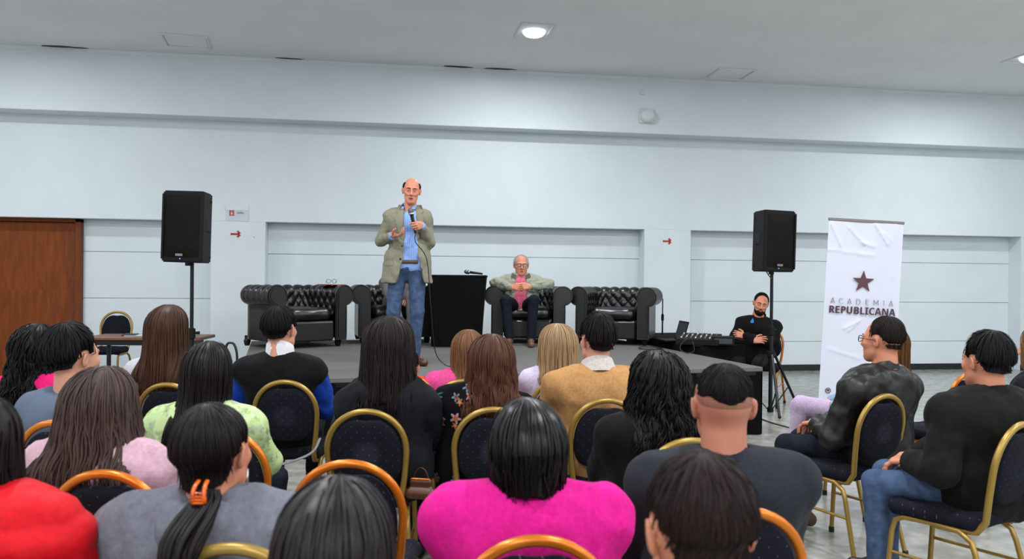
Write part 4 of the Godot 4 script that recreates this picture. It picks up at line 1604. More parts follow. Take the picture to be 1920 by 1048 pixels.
		if p.has("sleeve_mat"):
			for q in ["l", "r"]:
				var sb := bounds(J, ["sh" + q, "el" + q, "ha" + q], 0.12)
				var A := Field.new(sb[0], sb[1], 0.014)
				arm_into(A, J, q, o + 0.004, 0.03, 0.93)
				A.wrinkle(wr, 0.012)
				put("sleeve", A.geo(), p.sleeve_mat, t)
	if p.has("collar"):
		var cm: Material = p.collar[0]
		var r0: float = p.collar[1]
		var hgt: float = p.collar[2]
		var fl2: float = p.collar[3]
		var rows := []
		for k in 6:
			var w: float = [0.0, 0.5, 1.0, 1.0, 0.5, 0.0][k]
			var outw: float = [0.0, 0.0, 0.0, 0.010, 0.012 + fl2 * 0.5, 0.012 + fl2][k]
			var row := PackedVector3Array()
			for s in 29:
				var a := -PI * 0.84 + PI * 1.68 * s / 28.0
				row.append(J.neck + J.B * Vector3(sin(a) * (r0 + outw), -0.012 + hgt * w * (0.75 + 0.25 * cos(a)) + 0.02 * cos(a), cos(a) * (r0 * 0.92 + outw) - 0.004))
			rows.append(row)
		put("collar", Geo.new().sheet(rows, false, J.neck + J.B * Vector3(0, -0.1, 0)), cm, t)
	if p.has("hood"):
		var H := Field.new(J.neck - Vector3(0.2, 0.16, 0.14), J.neck + Vector3(0.2, 0.12, 0.26), 0.013)
		var prev := Vector3.ZERO
		for s in 9:
			var a := -2.0 + 4.0 * s / 8.0
			var c: Vector3 = J.neck + J.B * Vector3(sin(a) * 0.098, -0.01 + 0.018 * cos(a), cos(a) * 0.09 + 0.02)
			if s:
				H.cap(prev, c, 0.026 + 0.008 * cos(a * 0.5), 0.026 + 0.008 * cos(a * 0.5), 0.02)
			prev = c
		H.cap(J.neck + J.B * Vector3(-0.05, -0.04, 0.11), J.neck + J.B * Vector3(0.05, -0.04, 0.11), 0.04, 0.04, 0.05)
		H.cap(J.neck + J.B * Vector3(0, -0.05, 0.115), J.neck + J.B * Vector3(0, -0.12, 0.13), 0.05, 0.02, 0.05)
		H.wrinkle(wr, 0.012)
		put("hood", H.geo(), p.hood, t)
	# hair
	for e in p.get("hair", []):
		var h: Dictionary = e[1]
		h.seed = int(p.u) + 11
		var ht := hx
		if h.get("long", false):
			var yw: float = atan2(J.hb.z.x, J.hb.z.z)
			ht = Transform3D(Basis(Vector3.UP, yw) * Basis.from_scale(Vector3.ONE * hs), J.head)
			if h.get("drape", true):
				h.sh = (J.shl.y + J.shr.y) * 0.5 + 0.05 - J.head.y
				h.zb = J.chest.z + 0.128 * p.get("bulk", 1.0) + p.get("top_off", 0.008) - J.head.z
		var o := put(e[2] if e.size() > 2 else "hair", hair_geo(h), e[0], t)
		o.transform = ht
	if p.has("parting"):
		var pl := PackedVector3Array()
		for k in 9:
			var th := lerpf(-0.75, 0.25, k / 8.0)
			pl.append(Vector3(p.parting, 0.025 + 0.1115 * cos(th), 0.004 + 0.108 * sin(th)))
		put("parting", Geo.new().tube(pl, PackedFloat32Array([0.001, 0.003, 0.0035, 0.0035, 0.0035, 0.003, 0.002, 0.001, 0.0005]), 6, false, 0.5), M.parting, t).transform = hx
	if p.get("eyes", false):
		for s in [-1.0, 1.0]:
			var c := Vector3(s * 0.0305, 0.002, -0.0805)
			var eg := Geo.new().ball(c, Vector3.ONE * 0.0122)
			var eo := put("eye", eg, M.eye_white, t)
			eo.transform = hx
			var look: Vector3 = p.get("look", Vector3(0, 0, -1)).normalized()
			var ir := put("iris", Geo.new().ball(c + look * 0.0078, Vector3(0.0062, 0.0062, 0.0062)), M.iris, eo)
			var br := Geo.new().tube(PackedVector3Array([Vector3(s * 0.013, 0.0205, -0.0985), Vector3(s * 0.03, 0.0255, -0.0935), Vector3(s * 0.047, 0.0215, -0.0815)]), PackedFloat32Array([0.0035, 0.004, 0.002]), 6)
			var bo := put("eyebrow", br, p.get("brow", M.hair_dark), t)
			bo.transform = hx
			var lid := Geo.new().tube(PackedVector3Array([Vector3(s * 0.017, 0.005, -0.0905), Vector3(s * 0.0305, 0.0105, -0.0925), Vector3(s * 0.045, 0.005, -0.0845)]), PackedFloat32Array([0.004, 0.0055, 0.004]), 6)
			lid.tube(PackedVector3Array([Vector3(s * 0.018, -0.003, -0.0895), Vector3(s * 0.0305, -0.0075, -0.0915), Vector3(s * 0.044, -0.003, -0.084)]), PackedFloat32Array([0.003, 0.0042, 0.003]), 6)
			var lo := put("eyelid", lid, skin, t)
			lo.transform = hx
		var lp := Geo.new()
		if p.get("face", {}).get("open", false):
			lp.tube(PackedVector3Array([Vector3(-0.02, -0.066, -0.0875), Vector3(-0.008, -0.0605, -0.0975), Vector3(0, -0.062, -0.0985), Vector3(0.008, -0.0605, -0.0975), Vector3(0.02, -0.066, -0.0875)]), PackedFloat32Array([0.002, 0.0038, 0.0035, 0.0038, 0.002]), 6)
			lp.tube(PackedVector3Array([Vector3(-0.02, -0.067, -0.087), Vector3(-0.01, -0.0765, -0.093), Vector3(0.01, -0.0765, -0.093), Vector3(0.02, -0.067, -0.087)]), PackedFloat32Array([0.002, 0.0045, 0.0045, 0.002]), 6)
		else:
			lp.tube(PackedVector3Array([Vector3(-0.021, -0.068, -0.0865), Vector3(-0.008, -0.0635, -0.0985), Vector3(0, -0.0645, -0.0995), Vector3(0.008, -0.0635, -0.0985), Vector3(0.021, -0.068, -0.0865)]), PackedFloat32Array([0.0015, 0.0032, 0.003, 0.0032, 0.0015]), 6)
			lp.tube(PackedVector3Array([Vector3(-0.019, -0.0692, -0.087), Vector3(-0.008, -0.0735, -0.0935), Vector3(0.008, -0.0735, -0.0935), Vector3(0.019, -0.0692, -0.087)]), PackedFloat32Array([0.0015, 0.004, 0.004, 0.0015]), 6)
		put("lips", lp, M.lips, t).transform = hx
	if p.get("glasses", false):
		var gl := Geo.new()
		for s in [-1.0, 1.0]:
			var ring := PackedVector3Array()
			for k in 20:
				var a := TAU * k / 20.0
				ring.append(Vector3(s * 0.033 + 0.024 * signf(cos(a)) * pow(absf(cos(a)), 0.7), 0.0 + 0.0165 * signf(sin(a)) * pow(absf(sin(a)), 0.7), -0.107 + 0.006 * absf(cos(a)) * (1.0 if cos(a) * s > 0 else 0.0)))
			gl.tube(ring, PackedFloat32Array([0.0022]), 6, true)
			gl.tube(PackedVector3Array([Vector3(s * 0.057, 0.006, -0.101), Vector3(s * 0.078, 0.008, -0.06), Vector3(s * 0.083, 0.010, 0.005), Vector3(s * 0.082, -0.012, 0.025)]), PackedFloat32Array([0.0022]), 6)
		gl.tube(PackedVector3Array([Vector3(-0.01, 0.004, -0.108), Vector3(0, 0.007, -0.112), Vector3(0.01, 0.004, -0.108)]), PackedFloat32Array([0.002]), 6)
		var go := put("glasses", gl, M.glass_frame, t)
		go.transform = hx
		var ln := Geo.new()
		for s in [-1.0, 1.0]:
			ln.ball(Vector3(s * 0.033, 0, -0.106), Vector3(0.0235, 0.0155, 0.001))
		put("lens", ln, M.lens, go)
	p.J = J
	p.node = t
	p.hx = hx
	return t

# ---------------------------------------------------------------- things on and round the stage
func curve(pts: Array, n := 40) -> PackedVector3Array:
	var c := Curve3D.new()
	c.bake_interval = 0.02
	for k in pts.size():
		var p: Vector3 = pts[k]
		var a: Vector3 = pts[maxi(k - 1, 0)]
		var b: Vector3 = pts[mini(k + 1, pts.size() - 1)]
		c.add_point(p, (a - b) / 6.0, (b - a) / 6.0)
	var out := PackedVector3Array()
	for k in n + 1:
		out.append(c.sample_baked(c.get_baked_length() * k / n, true))
	return out

func cable(label: String, pts: Array, r := 0.005, n := 50) -> Node3D:
	return tag(put("cable", Geo.new().tube(curve(pts, n), PackedFloat32Array([r]), 6), M.cable), label, "cable")

func microphone(label: String, at: Vector3, axis: Vector3) -> Node3D:
	var t := thing("microphone", label, "microphone", at)
	var y := axis.normalized()
	var x := y.cross(Vector3(0, 0, 1)).normalized()
	var b := Transform3D(Basis(x, y, x.cross(y)), Vector3.ZERO)
	put("mic_handle", Geo.new().lathe(PackedVector2Array([Vector2(0, -0.11), Vector2(0.010, -0.11), Vector2(0.012, -0.10), Vector2(0.0165, 0.05), Vector2(0.020, 0.066)]), 16, b), M.black_metal, t)
	put("mic_collar", Geo.new().lathe(PackedVector2Array([Vector2(0.020, 0.066), Vector2(0.0265, 0.070), Vector2(0.0265, 0.080), Vector2(0.025, 0.082)]), 16, b), M.chrome, t)
	put("mic_grille", Geo.new().lathe(PackedVector2Array([Vector2(0.025, 0.082), Vector2(0.0265, 0.098), Vector2(0.0235, 0.115), Vector2(0.015, 0.127), Vector2(0, 0.131)]), 18, b), M.mic_mesh, t)
	return t

func build_furniture() -> void:
	var ch := build_armchair()
	var facing := func(deg: float) -> float: return deg_to_rad(deg - YAW)
	var ch1 := place(ch, "black tufted leather armchair turned sideways at the stage end nearest the door", "armchair", spot(549, 9.5, STAGE_H), facing.call(180.0 + 44.0), "tufted leather armchairs")
	dup(ch, spot(735, 10.35, STAGE_H), facing.call(180.0 + 16.0), "black tufted leather armchair partly hidden behind the standing speaker")
	dup(ch, spot(990, 10.50, STAGE_H), facing.call(180.0), "black tufted leather armchair in which the white-haired man sits")
	dup(ch, spot(1160, 10.45, STAGE_H), facing.call(180.0 - 18.0), "empty black tufted leather armchair beside the sound equipment")
	# draped stand
	var t := thing("draped_stand", "high square table hidden under a black cloth beside the standing speaker", "table", spot(858, 9.75, STAGE_H), deg_to_rad(-YAW))
	var rows := []
	for y in 12:
		var f := y / 11.0
		var row := PackedVector3Array()
		for k in 120:
			var a := TAU * k / 120.0
			var hw := lerpf(0.29, 0.355, pow(f, 1.3))
			var e := 0.22
			var p := Vector3(signf(cos(a)) * pow(absf(cos(a)), e) * hw, 0.005 + 0.845 * f, signf(sin(a)) * pow(absf(sin(a)), e) * hw * 0.8)
			var fold := sin(k * 1.05) * 0.6 + sin(k * 2.3 + 1.0) * 0.4
			p += Vector3(p.x, 0, p.z).normalized() * fold * 0.013 * (1.0 - f * 0.92)
			row.append(p)
		rows.append(row)
	put("tablecloth", Geo.new().sheet(rows, true, Vector3(0, 0.4, 0)), M.cloth_black, t)
	put("table_top", Geo.new().box(Vector3(0, 0.845, 0), Vector3(0.72, 0.03, 0.575), 0.012), M.cloth_black, t)
	put("leg", Geo.new().tube(PackedVector3Array([Vector3(0, 0.02, 0), Vector3(0, 0.83, 0)]), PackedFloat32Array([0.03]), 10), M.black_metal, t)
	microphone("black microphone lying on top of the black draped table", spot(889, 9.62, STAGE_H + 0.888), Vector3(-0.93, 0.10, 0.3))
	# red folder and spectacles on the arm of the first chair
	var fo := thing("folder", "thin red folder with white sheet on the arm of the sideways armchair", "folder", ch1.transform * Vector3(-0.43, 0.722, -0.16), ch1.rotation.y + PI / 2 + 0.2)
	put("cover", Geo.new().box(Vector3(0, 0.004, 0), Vector3(0.30, 0.008, 0.21), 0.003), M.red, fo)
	put("sheet", Geo.new().box(Vector3(0.0, 0.012, 0.0), Vector3(0.285, 0.006, 0.195), 0.002), M.paper, fo)
	var gl := Geo.new()
	for s in [-1.0, 1.0]:
		var ring := PackedVector3Array()
		for k in 18:
			ring.append(Vector3(s * 0.034 + 0.026 * cos(TAU * k / 18), 0.030 + 0.024 * sin(TAU * k / 18), 0))
		gl.tube(ring, PackedFloat32Array([0.0025]), 5, true)
		gl.tube(PackedVector3Array([Vector3(s * 0.06, 0.04, 0), Vector3(s * 0.055, 0.006, -0.10)]), PackedFloat32Array([0.0022]), 5)
	gl.tube(PackedVector3Array([Vector3(-0.009, 0.036, 0), Vector3(0.009, 0.036, 0)]), PackedFloat32Array([0.0022]), 5)
	var so := put("spectacles", gl, M.glass_frame)
	tag(so, "thin dark spectacles standing on the red folder", "glasses")
	so.position = ch1.transform * Vector3(-0.44, 0.738, -0.14)
	so.rotation.y = 0.2
	# loudspeakers on stands
	var ls := build_loudspeaker()
	place(ls, "large black loudspeaker on a stand by the brown door side", "loudspeaker", spot(353, 7.73, 1.60), deg_to_rad(180.0 - YAW - 4.0), "loudspeakers on stands")
	ls.rotation.z = deg_to_rad(1.3)
	dup(ls, spot(1446, 9.0, 1.58), deg_to_rad(180.0 - YAW + 16.0), "black loudspeaker with blue light on a stand beside the white banner")
	var st := build_tripod(1.60)
	place(st, "black tripod speaker stand in front of the wooden table", "stand", spot(360, 7.75), deg_to_rad(20), "speaker stands")
	dup(st, spot(1447, 9.0), deg_to_rad(16.0), "black tripod speaker stand with splayed legs beside the seated technician")
	cable("black cable hanging from the loudspeaker beside the banner", [spot(1437, 8.95, 1.58), spot(1441, 8.9, 1.54), spot(1446, 8.88, 1.50), spot(1449, 8.9, 1.40), spot(1449, 8.92, 0.95)], 0.006, 24)
	# tables
	var tb := thing("side_table", "brown wood-topped table against the wall by the door", "table", spot(285, 9.5), deg_to_rad(-YAW + 3.0))
	put("table_top", Geo.new().box(Vector3(0, 0.735, 0), Vector3(1.32, 0.035, 0.55), 0.006), M.table_wood, tb)
	put("apron", Geo.new().box(Vector3(-0.04, 0.685, 0), Vector3(1.15, 0.06, 0.46), 0.004), M.black_metal, tb)
	for q in [[-0.58, -0.2], [0.52, -0.2], [-0.58, 0.2], [0.52, 0.2]]:
		put("leg", Geo.new().box(Vector3(q[0], 0.34, q[1]), Vector3(0.04, 0.68, 0.04), 0.004), M.black_metal, tb)
	var bk := thing("booklet", "dark booklet lying with white paper on the brown side table", "booklet", spot(250, 9.5, 0.753), deg_to_rad(4))
	put("sheet", Geo.new().box(Vector3(0.08, 0.003, 0.02), Vector3(0.30, 0.006, 0.21), 0.001), M.paper, bk)
	put("cover", Geo.new().box(Vector3(-0.03, 0.012, 0), Vector3(0.15, 0.012, 0.20), 0.003), M.ink, bk)
	# sound desk behind the stage corner
	var dx := Basis(Vector3.UP, deg_to_rad(7.4))
	var dt := thing("sound_desk_table", "low table under black cloth holding the sound equipment by the stage", "table", on_stage(5.33, 0, -2.45), deg_to_rad(7.4))
	var r2 := []
	for y in 6:
		var f := y / 5.0
		var row := PackedVector3Array()
		for k in 100:
			var a := TAU * k / 100.0
			var p := Vector3(signf(cos(a)) * pow(absf(cos(a)), 0.2) * 0.45, 0.01 + 0.71 * f, signf(sin(a)) * pow(absf(sin(a)), 0.2) * 1.0)
			p += Vector3(p.x, 0, p.z).normalized() * sin(k * 1.3) * 0.012 * (1.0 - f)
			row.append(p)
		r2.append(row)
	put("tablecloth", Geo.new().sheet(r2, true, Vector3(0, 0.4, 0)), M.cloth_black, dt)
	put("table_top", Geo.new().box(Vector3(0, 0.72, 0), Vector3(0.88, 0.025, 1.98), 0.01), M.cloth_black, dt)
	for q in [[-0.37, -0.9], [0.37, -0.9], [-0.37, 0.9], [0.37, 0.9]]:
		put("leg", Geo.new().box(Vector3(q[0], 0.35, q[1]), Vector3(0.04, 0.70, 0.04), 0.003), M.black_metal, dt)
	var lp := thing("laptop", "open black laptop seen edge-on behind the audio mixer", "laptop", spot(1274, 9.75, 0.735), deg_to_rad(-YAW - 82))
	put("base", Geo.new().box(Vector3(0, 0.009, 0.115), Vector3(0.33, 0.018, 0.23), 0.004), M.black_plastic, lp)
	put("screen", Geo.new().box(Vector3(0, 0.125, -0.035), Vector3(0.33, 0.235, 0.010), 0.004, Basis(Vector3.RIGHT, deg_to_rad(-16))), M.black_plastic, lp)
	put("display", Geo.new().box(Vector3(0, 0.125, -0.0285), Vector3(0.30, 0.20, 0.002), 0.0, Basis(Vector3.RIGHT, deg_to_rad(-16))), M.ink, lp)
	var mx := thing("audio_mixer", "black audio mixer with knobs and plugs on the draped table", "mixer", spot(1312, 9.35, 0.735), deg_to_rad(-YAW - 20))
	put("console", Geo.new().prism(PackedVector2Array([Vector2(-0.2, 0), Vector2(0.2, 0), Vector2(0.2, 0.06), Vector2(-0.17, 0.11), Vector2(-0.2, 0.09)]), 0.48, Transform3D(Basis(Vector3(0, 0, 1), Vector3.UP, Vector3(-1, 0, 0)), Vector3(0.24, 0, 0))), M.black_plastic, mx)
	for i in 8:
		for j in 4:
			var kx := -0.19 + i * 0.054
			var kz := -0.12 + j * 0.075
			put("knob", Geo.new().lathe(PackedVector2Array([Vector2(0.010, 0), Vector2(0.008, 0.018), Vector2(0, 0.018)]), 8, Transform3D(Basis.IDENTITY, Vector3(kx, 0.105 - (kz + 0.17) * 0.135, kz))), M.grey_metal if (i + j) % 3 else M.paper, mx)
	for k in 5:
		put("plug", Geo.new().tube(PackedVector3Array([Vector3(-0.15 + k * 0.06, 0.08, -0.19), Vector3(-0.15 + k * 0.06, 0.125, -0.21)]), PackedFloat32Array([0.008]), 6), M.chrome, mx)
	var rc := thing("wireless_receiver", "flat black receiver box beside the audio mixer on the draped table", "receiver", spot(1357, 9.2, 0.735), deg_to_rad(-YAW - 14))
	put("case", Geo.new().box(Vector3(0, 0.05, 0), Vector3(0.24, 0.10, 0.2), 0.008), M.black_plastic, rc)
	for s in [-1.0, 1.0]:
		put("antenna", Geo.new().tube(PackedVector3Array([Vector3(s * 0.10, 0.08, -0.09), Vector3(s * 0.10 + 0.13, 0.06, 0.02)]), PackedFloat32Array([0.006]), 6), M.cable, rc)
	put("front_panel", Geo.new().box(Vector3(0, 0.05, 0.101), Vector3(0.2, 0.06, 0.004), 0.001), M.ink, rc)
	cable("thin black cables drooping from the audio mixer to the stage", [spot(1290, 9.2, 0.80), spot(1279, 9.0, 0.76), spot(1277, 8.95, 0.70), spot(1290, 8.9, 0.665), spot(1303, 8.95, 0.69), spot(1300, 9.1, 0.78)], 0.005)
	cable("black cable curving over the grey floor near the tripod stand", [spot(1425, 8.6, 0.006), spot(1450, 8.3, 0.006), spot(1490, 8.0, 0.006), spot(1530, 7.8, 0.006), spot(1590, 7.9, 0.006)], 0.006)
	cable("tangle of black cables on the carpet by the empty armchair", [on_stage(4.45, 0.657, -2.0), on_stage(4.6, 0.66, -1.85), on_stage(4.72, 0.66, -2.0), on_stage(4.55, 0.662, -2.15), on_stage(4.42, 0.66, -1.9), on_stage(4.65, 0.664, -1.8), on_stage(4.75, 0.66, -2.3)], 0.006)
	# microphone stand behind the empty armchair
	var ms := thing("microphone_stand", "slim black microphone stand behind the empty armchair", "stand", spot(1243, 10.75, 0.0))
	put("pole", Geo.new().tube(PackedVector3Array([Vector3(0, 0.03, 0), Vector3(0, 0.98, 0)]), PackedFloat32Array([0.011]), 8), M.black_metal, ms)
	put("upper_pole", Geo.new().tube(PackedVector3Array([Vector3(0, 0.9, 0), Vector3(0, 1.22, 0)]), PackedFloat32Array([0.008]), 8), M.black_metal, ms)
	put("clutch", Geo.new().lathe(PackedVector2Array([Vector2(0.011, 0.92), Vector2(0.019, 0.93), Vector2(0.019, 1.0), Vector2(0.009, 1.02)]), 10), M.black_plastic, ms)
	put("base", Geo.new().lathe(PackedVector2Array([Vector2(0, 0), Vector2(0.13, 0), Vector2(0.13, 0.012), Vector2(0.03, 0.03), Vector2(0.011, 0.04)]), 20), M.black_metal, ms)
	cable("black cable loop standing beside the stage corner by the sideways armchair", [spot(447, 7.9, 0.45), spot(446, 7.9, 0.62), spot(445, 7.9, 0.72), spot(440, 7.9, 0.80), spot(433, 7.9, 0.815), spot(427, 7.9, 0.80), spot(424, 7.9, 0.70), spot(424, 7.9, 0.3)], 0.012)

func build_small_things() -> void:
	# a grey strap slung under the back pad of the first chair, a brown bag hanging behind the woman in black
	var d := 1500.0 / 331.0
	var g := Geo.new().tube(curve([spot(474, d + 0.05, 0.52), spot(490, d - 0.01, 0.44), spot(520, d - 0.03, 0.425), spot(560, d - 0.03, 0.455), spot(590, d - 0.02, 0.50), spot(602, d + 0.04, 0.56)], 24), PackedFloat32Array([0.016]), 6, false, 0.35)
	tag(put("bag_strap", g, M.strap_grey), "pale grey bag strap looped below the dotted pad of the boy's chair", "strap")
	var t := thing("handbag", "small brown handbag with gold trim beside the chair of the woman in black", "bag", spot(793, 3.66, 0.32), deg_to_rad(-20))
	t.scale = Vector3(0.55, 0.55, 0.55)
	var F := Field.new(Vector3(-0.16, 0.26, -0.09), Vector3(0.16, 0.52, 0.09), 0.01)
	F.cap(Vector3(-0.09, 0.33, 0), Vector3(0.09, 0.33, 0), 0.05, 0.05, 0.03)
	F.cap(Vector3(-0.07, 0.43, 0), Vector3(0.07, 0.43, 0), 0.03, 0.03, 0.06)
	put("bag_body", F.geo(), M.bag_brown, t)
	put("gold_trim", Geo.new().bar(Vector3(-0.08, 0.455, 0.02), Vector3(0.08, 0.455, 0.02), 0.018, 0.012, 0.003), M.gold_orange, t)
	put("shoulder_strap", Geo.new().tube(curve([Vector3(-0.07, 0.45, 0), Vector3(-0.04, 0.52, 0.0), Vector3(0.0, 0.545, 0), Vector3(0.04, 0.52, 0), Vector3(0.07, 0.45, 0)], 20), PackedFloat32Array([0.008]), 6, false, 0.5), M.bag_brown, t)

# ---------------------------------------------------------------- people on and by the stage
func axes(fingers: Vector3, back: Vector3) -> Basis:
	var z := -fingers.normalized()
	var x := back.cross(z).normalized()
	return Basis(x, z.cross(x), z)

func flower_image() -> Image:
	var im := Image.create(512, 512, false, Image.FORMAT_RGB8)
	im.fill(Color(0.045, 0.04, 0.05))
	var r := RandomNumberGenerator.new()
	r.seed = 12
	for k in 13:
		var c := Vector2(r.randf(), r.randf()) * 512.0
		var rad := r.randf_range(24, 40)
		var petal: Color = [Color(0.75, 0.62, 0.66), Color(0.45, 0.62, 0.66), Color(0.72, 0.42, 0.36)][k % 3]
		var core: Color = [Color(0.85, 0.42, 0.15), Color(0.75, 0.25, 0.2), Color(0.9, 0.6, 0.3)][k % 3]
		for y in range(-44, 45):
			for x in range(-44, 45):
				var q := Vector2(x, y)
				var l := q.length()
				var lim := rad * (0.7 + 0.3 * cos(q.angle() * 5.0 + k))
				var px := Vector2i(posmod(int(c.x) + x, 512), posmod(int(c.y) + y, 512))
				if l < rad * 0.38:
					im.set_pixelv(px, core)
				elif l < lim:
					im.set_pixelv(px, petal)
	return im

func build_speaker() -> void:
	var p := {"label": "standing bald man in grey-green jacket and jeans speaking into a microphone", "u": 770.0, "d": 7.576, "top": 331.5, "stand": true, "floor": STAGE_H, "yaw": 180.0,
		"hair_up": 0.0, "hs": 1.04, "head_key": "speaker", "cell": 0.0045, "face": {"open": true, "jaw": 0.93, "neck": 0.95}, "eyes": true, "skin": M.skin_warm, "head": [8.0, -4.0, 4.0], "look": Vector3(0.0, -0.05, -1),
		"top_mat": M.shirt_blue, "top_name": "shirt", "top_off": 0.004, "legs": M.jeans, "legs_name": "jeans", "leg_off": 0.012, "leg_cell": 0.016, "shoes": M.brown_shoe, "sw": 0.38, "fold": 0.006, "neck_r": 0.060,
		"hair": [[hair_mat(Color(0.20, 0.15, 0.13), 0.6), short_hair(0.007, 0.0, {"th0_table": [52.0, 58.0], "table": [[0.0, 96.0, 0.05], [0.85, 96.0, 0.05], [1.2, 94.0, 0.025], [1.42, 86.0, 0.0], [1.75, 88.0, 0.0], [1.95, 94.0, 0.012], [2.1, 84.0, 0.0], [2.25, 70.0, 0.0], [2.4, 59.0, 0.0], [3.15, 59.0, 0.0]], "count": 320, "rad": 0.0018, "lift": 0.002, "span": 0.3})]],
		"collar": [M.shirt_blue, 0.062, 0.045, 0.012], "vee": 0.07, "brow": M.hair_brown,
		"j": {"hip": Vector3(0.015, 0.945, 0.0), "shl": Vector3(-0.145, 1.40, -0.01), "shr": Vector3(0.175, 1.405, 0.01), "neck": Vector3(0.005, 1.50, 0.0), "head": Vector3(-0.022, 1.645, -0.03),
			"elr": Vector3(0.275, 1.175, 0.05), "har": Vector3(0.125, 1.215, -0.19), "ell": Vector3(-0.195, 1.165, 0.0), "hal": Vector3(-0.135, 1.315, -0.185),
			"hipl": Vector3(-0.075, 0.93, 0), "hipr": Vector3(0.10, 0.93, 0), "knl": Vector3(-0.085, 0.51, -0.03), "knr": Vector3(0.135, 0.51, -0.04), "anl": Vector3(-0.06, 0.09, 0.03), "anr": Vector3(0.15, 0.09, 0.02), "tol": Vector3(-0.17, 0.025, -0.13), "tor": Vector3(0.20, 0.025, -0.15)},
		"handr": "offer", "handl": "grip"}
	var U := Vector3(0.20, 0.95, -0.05).normalized()
	p.j.hbr = axes(Vector3(-0.86, 0.02, -0.5), Vector3(0.15, -1, 0.15))
	var fl := Vector3(0.35, 0.0, -0.93)
	fl = (fl - U * fl.dot(U)).normalized()
	p.j.hbl = Basis(U, (-fl).cross(U), -fl)
	var t := person(p)
	var J: Dictionary = p.J
	# the jacket hangs open over the shirt
	var F := Field.new(Vector3(-0.42, 0.70, -0.36), Vector3(0.46, 1.62, 0.24), 0.0105)
	torso_into(F, J, 0.014, p)
	for q in [[-0.07, 0.0], [0.10, 0.0]]:
		F.cap(Vector3(q[0], 0.98, 0.0), Vector3(q[0] * 1.25, 0.78, 0.0), 0.125, 0.14, 0.06)
	F.cap(Vector3(-0.04, 0.86, -0.005), Vector3(0.08, 0.86, -0.005), 0.135, 0.14, 0.06)
	for q in ["l", "r"]:
		arm_into(F, J, q, 0.013, 0.03, 0.86)
	F.cut(Vector3.DOWN, -0.775)
	# front opening: a wedge from the throat to the hem
	F.cap(Vector3(-0.012, 1.50, -0.12), Vector3(-0.025, 1.20, -0.175), 0.056, 0.058, 0.01, 1)
	F.cap(Vector3(-0.025, 1.22, -0.175), Vector3(-0.035, 0.98, -0.175), 0.060, 0.078, 0.01, 1)
	F.cap(Vector3(-0.035, 1.0, -0.175), Vector3(-0.03, 0.72, -0.20), 0.075, 0.145, 0.01, 1)
	F.cap(Vector3(-0.012, 1.50, -0.08), Vector3(-0.025, 1.20, -0.11), 0.056, 0.058, 0.01, 1)
	F.cap(Vector3(-0.025, 1.22, -0.11), Vector3(-0.035, 0.98, -0.11), 0.060, 0.078, 0.01, 1)
	F.cap(Vector3(-0.035, 1.0, -0.11), Vector3(-0.03, 0.72, -0.12), 0.075, 0.145, 0.01, 1)
	F.cap(J.neck, J.neck + Vector3(-0.02, 0.16, -0.02), 0.066, 0.08, 0.01, 1)
	for q in ["l", "r"]:
		var w: Vector3 = J["el" + q].lerp(J["ha" + q], 0.86)
	F.wrinkle(noise(11.0, 8, 2), 0.010, Vector3(1, 0.8, 1))
	var jk := put("jacket", F.geo(), M.tweed, t)
	# lapels follow the chest
	for s in [-1.0, 1.0]:
		var rows := []
		for k in 13:
			var w := k / 12.0
			var y := lerpf(1.515, 1.16, w)
			var x_in: float = lerpf(-0.012, -0.025, w) + s * (lerpf(0.060, 0.052, w))
			var wid := 0.075 * sin(PI * clampf(w * 0.75 + 0.22, 0.0, 1.0)) * (1.0 if w > 0.3 or w < 0.24 else 0.72)
			var row := PackedVector3Array()
			for m in 5:
				var x: float = x_in + s * wid * m / 4.0 * (0.4 if w > 0.97 else 1.0)
				var h := F.hit(Vector3(x, y, -0.4), Vector3(0, 0, 1), 0.5)
				if h.z > 0.05:
					h.z = -0.04
				row.append(h + Vector3(0, 0, -0.006 - 0.006 * m / 4.0))
			rows.append(row)
		put("lapel", Geo.new().sheet(rows, false, Vector3(0, 1.3, 0.2)), M.tweed, jk)
	for q in [Vector2(0.05, 1.12), Vector2(0.062, 1.0)]:
		var h := F.hit(Vector3(q.x, q.y, -0.45), Vector3(0, 0, 1), 0.5)
		put("button", Geo.new().ball(h, Vector3(0.011, 0.011, 0.005)), M.hair_dark_plain, jk)
	var fp := []
	for k in 2:
		var row := PackedVector3Array()
		for m in 7:
			var x := lerpf(0.13, 0.24, m / 6.0)
			row.append(F.hit(Vector3(x, 0.985 - 0.045 * k, -0.45), Vector3(0, 0, 1), 0.6) + Vector3(0, 0, -0.008))
		fp.append(row)
	put("pocket_flap", Geo.new().sheet(fp, false, Vector3(0.1, 1.0, 0.2)), M.tweed, jk)
	var bp := PackedVector3Array()
	for k in 13:
		bp.append(p.U.hit(Vector3(lerpf(-0.10, 0.045, k / 12.0), 0.975, -0.4), Vector3(0, 0, 1), 0.4) + Vector3(0, 0, -0.004))
	put("belt", Geo.new().tube(bp, PackedFloat32Array([0.018]), 8, false, 0.3, true, Vector3(0, 0, 1)), M.brown_shoe, t)
	for q in ["l", "r"]:
		var a: Vector3 = J["el" + q].lerp(J["ha" + q], 0.84)
		var b: Vector3 = J["el" + q].lerp(J["ha" + q], 0.98)
		put("cuff", Geo.new().tube(PackedVector3Array([a, b]), PackedFloat32Array([0.040, 0.037]), 14), M.shirt_blue, t)
	# microphone in the left fist, its cable down to the stage
	var hb: Basis = J.hbl
	var at: Vector3 = t.transform * (J.hal + hb * Vector3(0.0, -0.036, -0.078))
	var ax: Vector3 = t.basis * U
	microphone("black microphone held up by the standing man", at + ax * 0.045, ax)
	var bot: Vector3 = at + ax * -0.068
	var g := func(x: float, y: float, z: float) -> Vector3: return t.transform * Vector3(x, y, z)
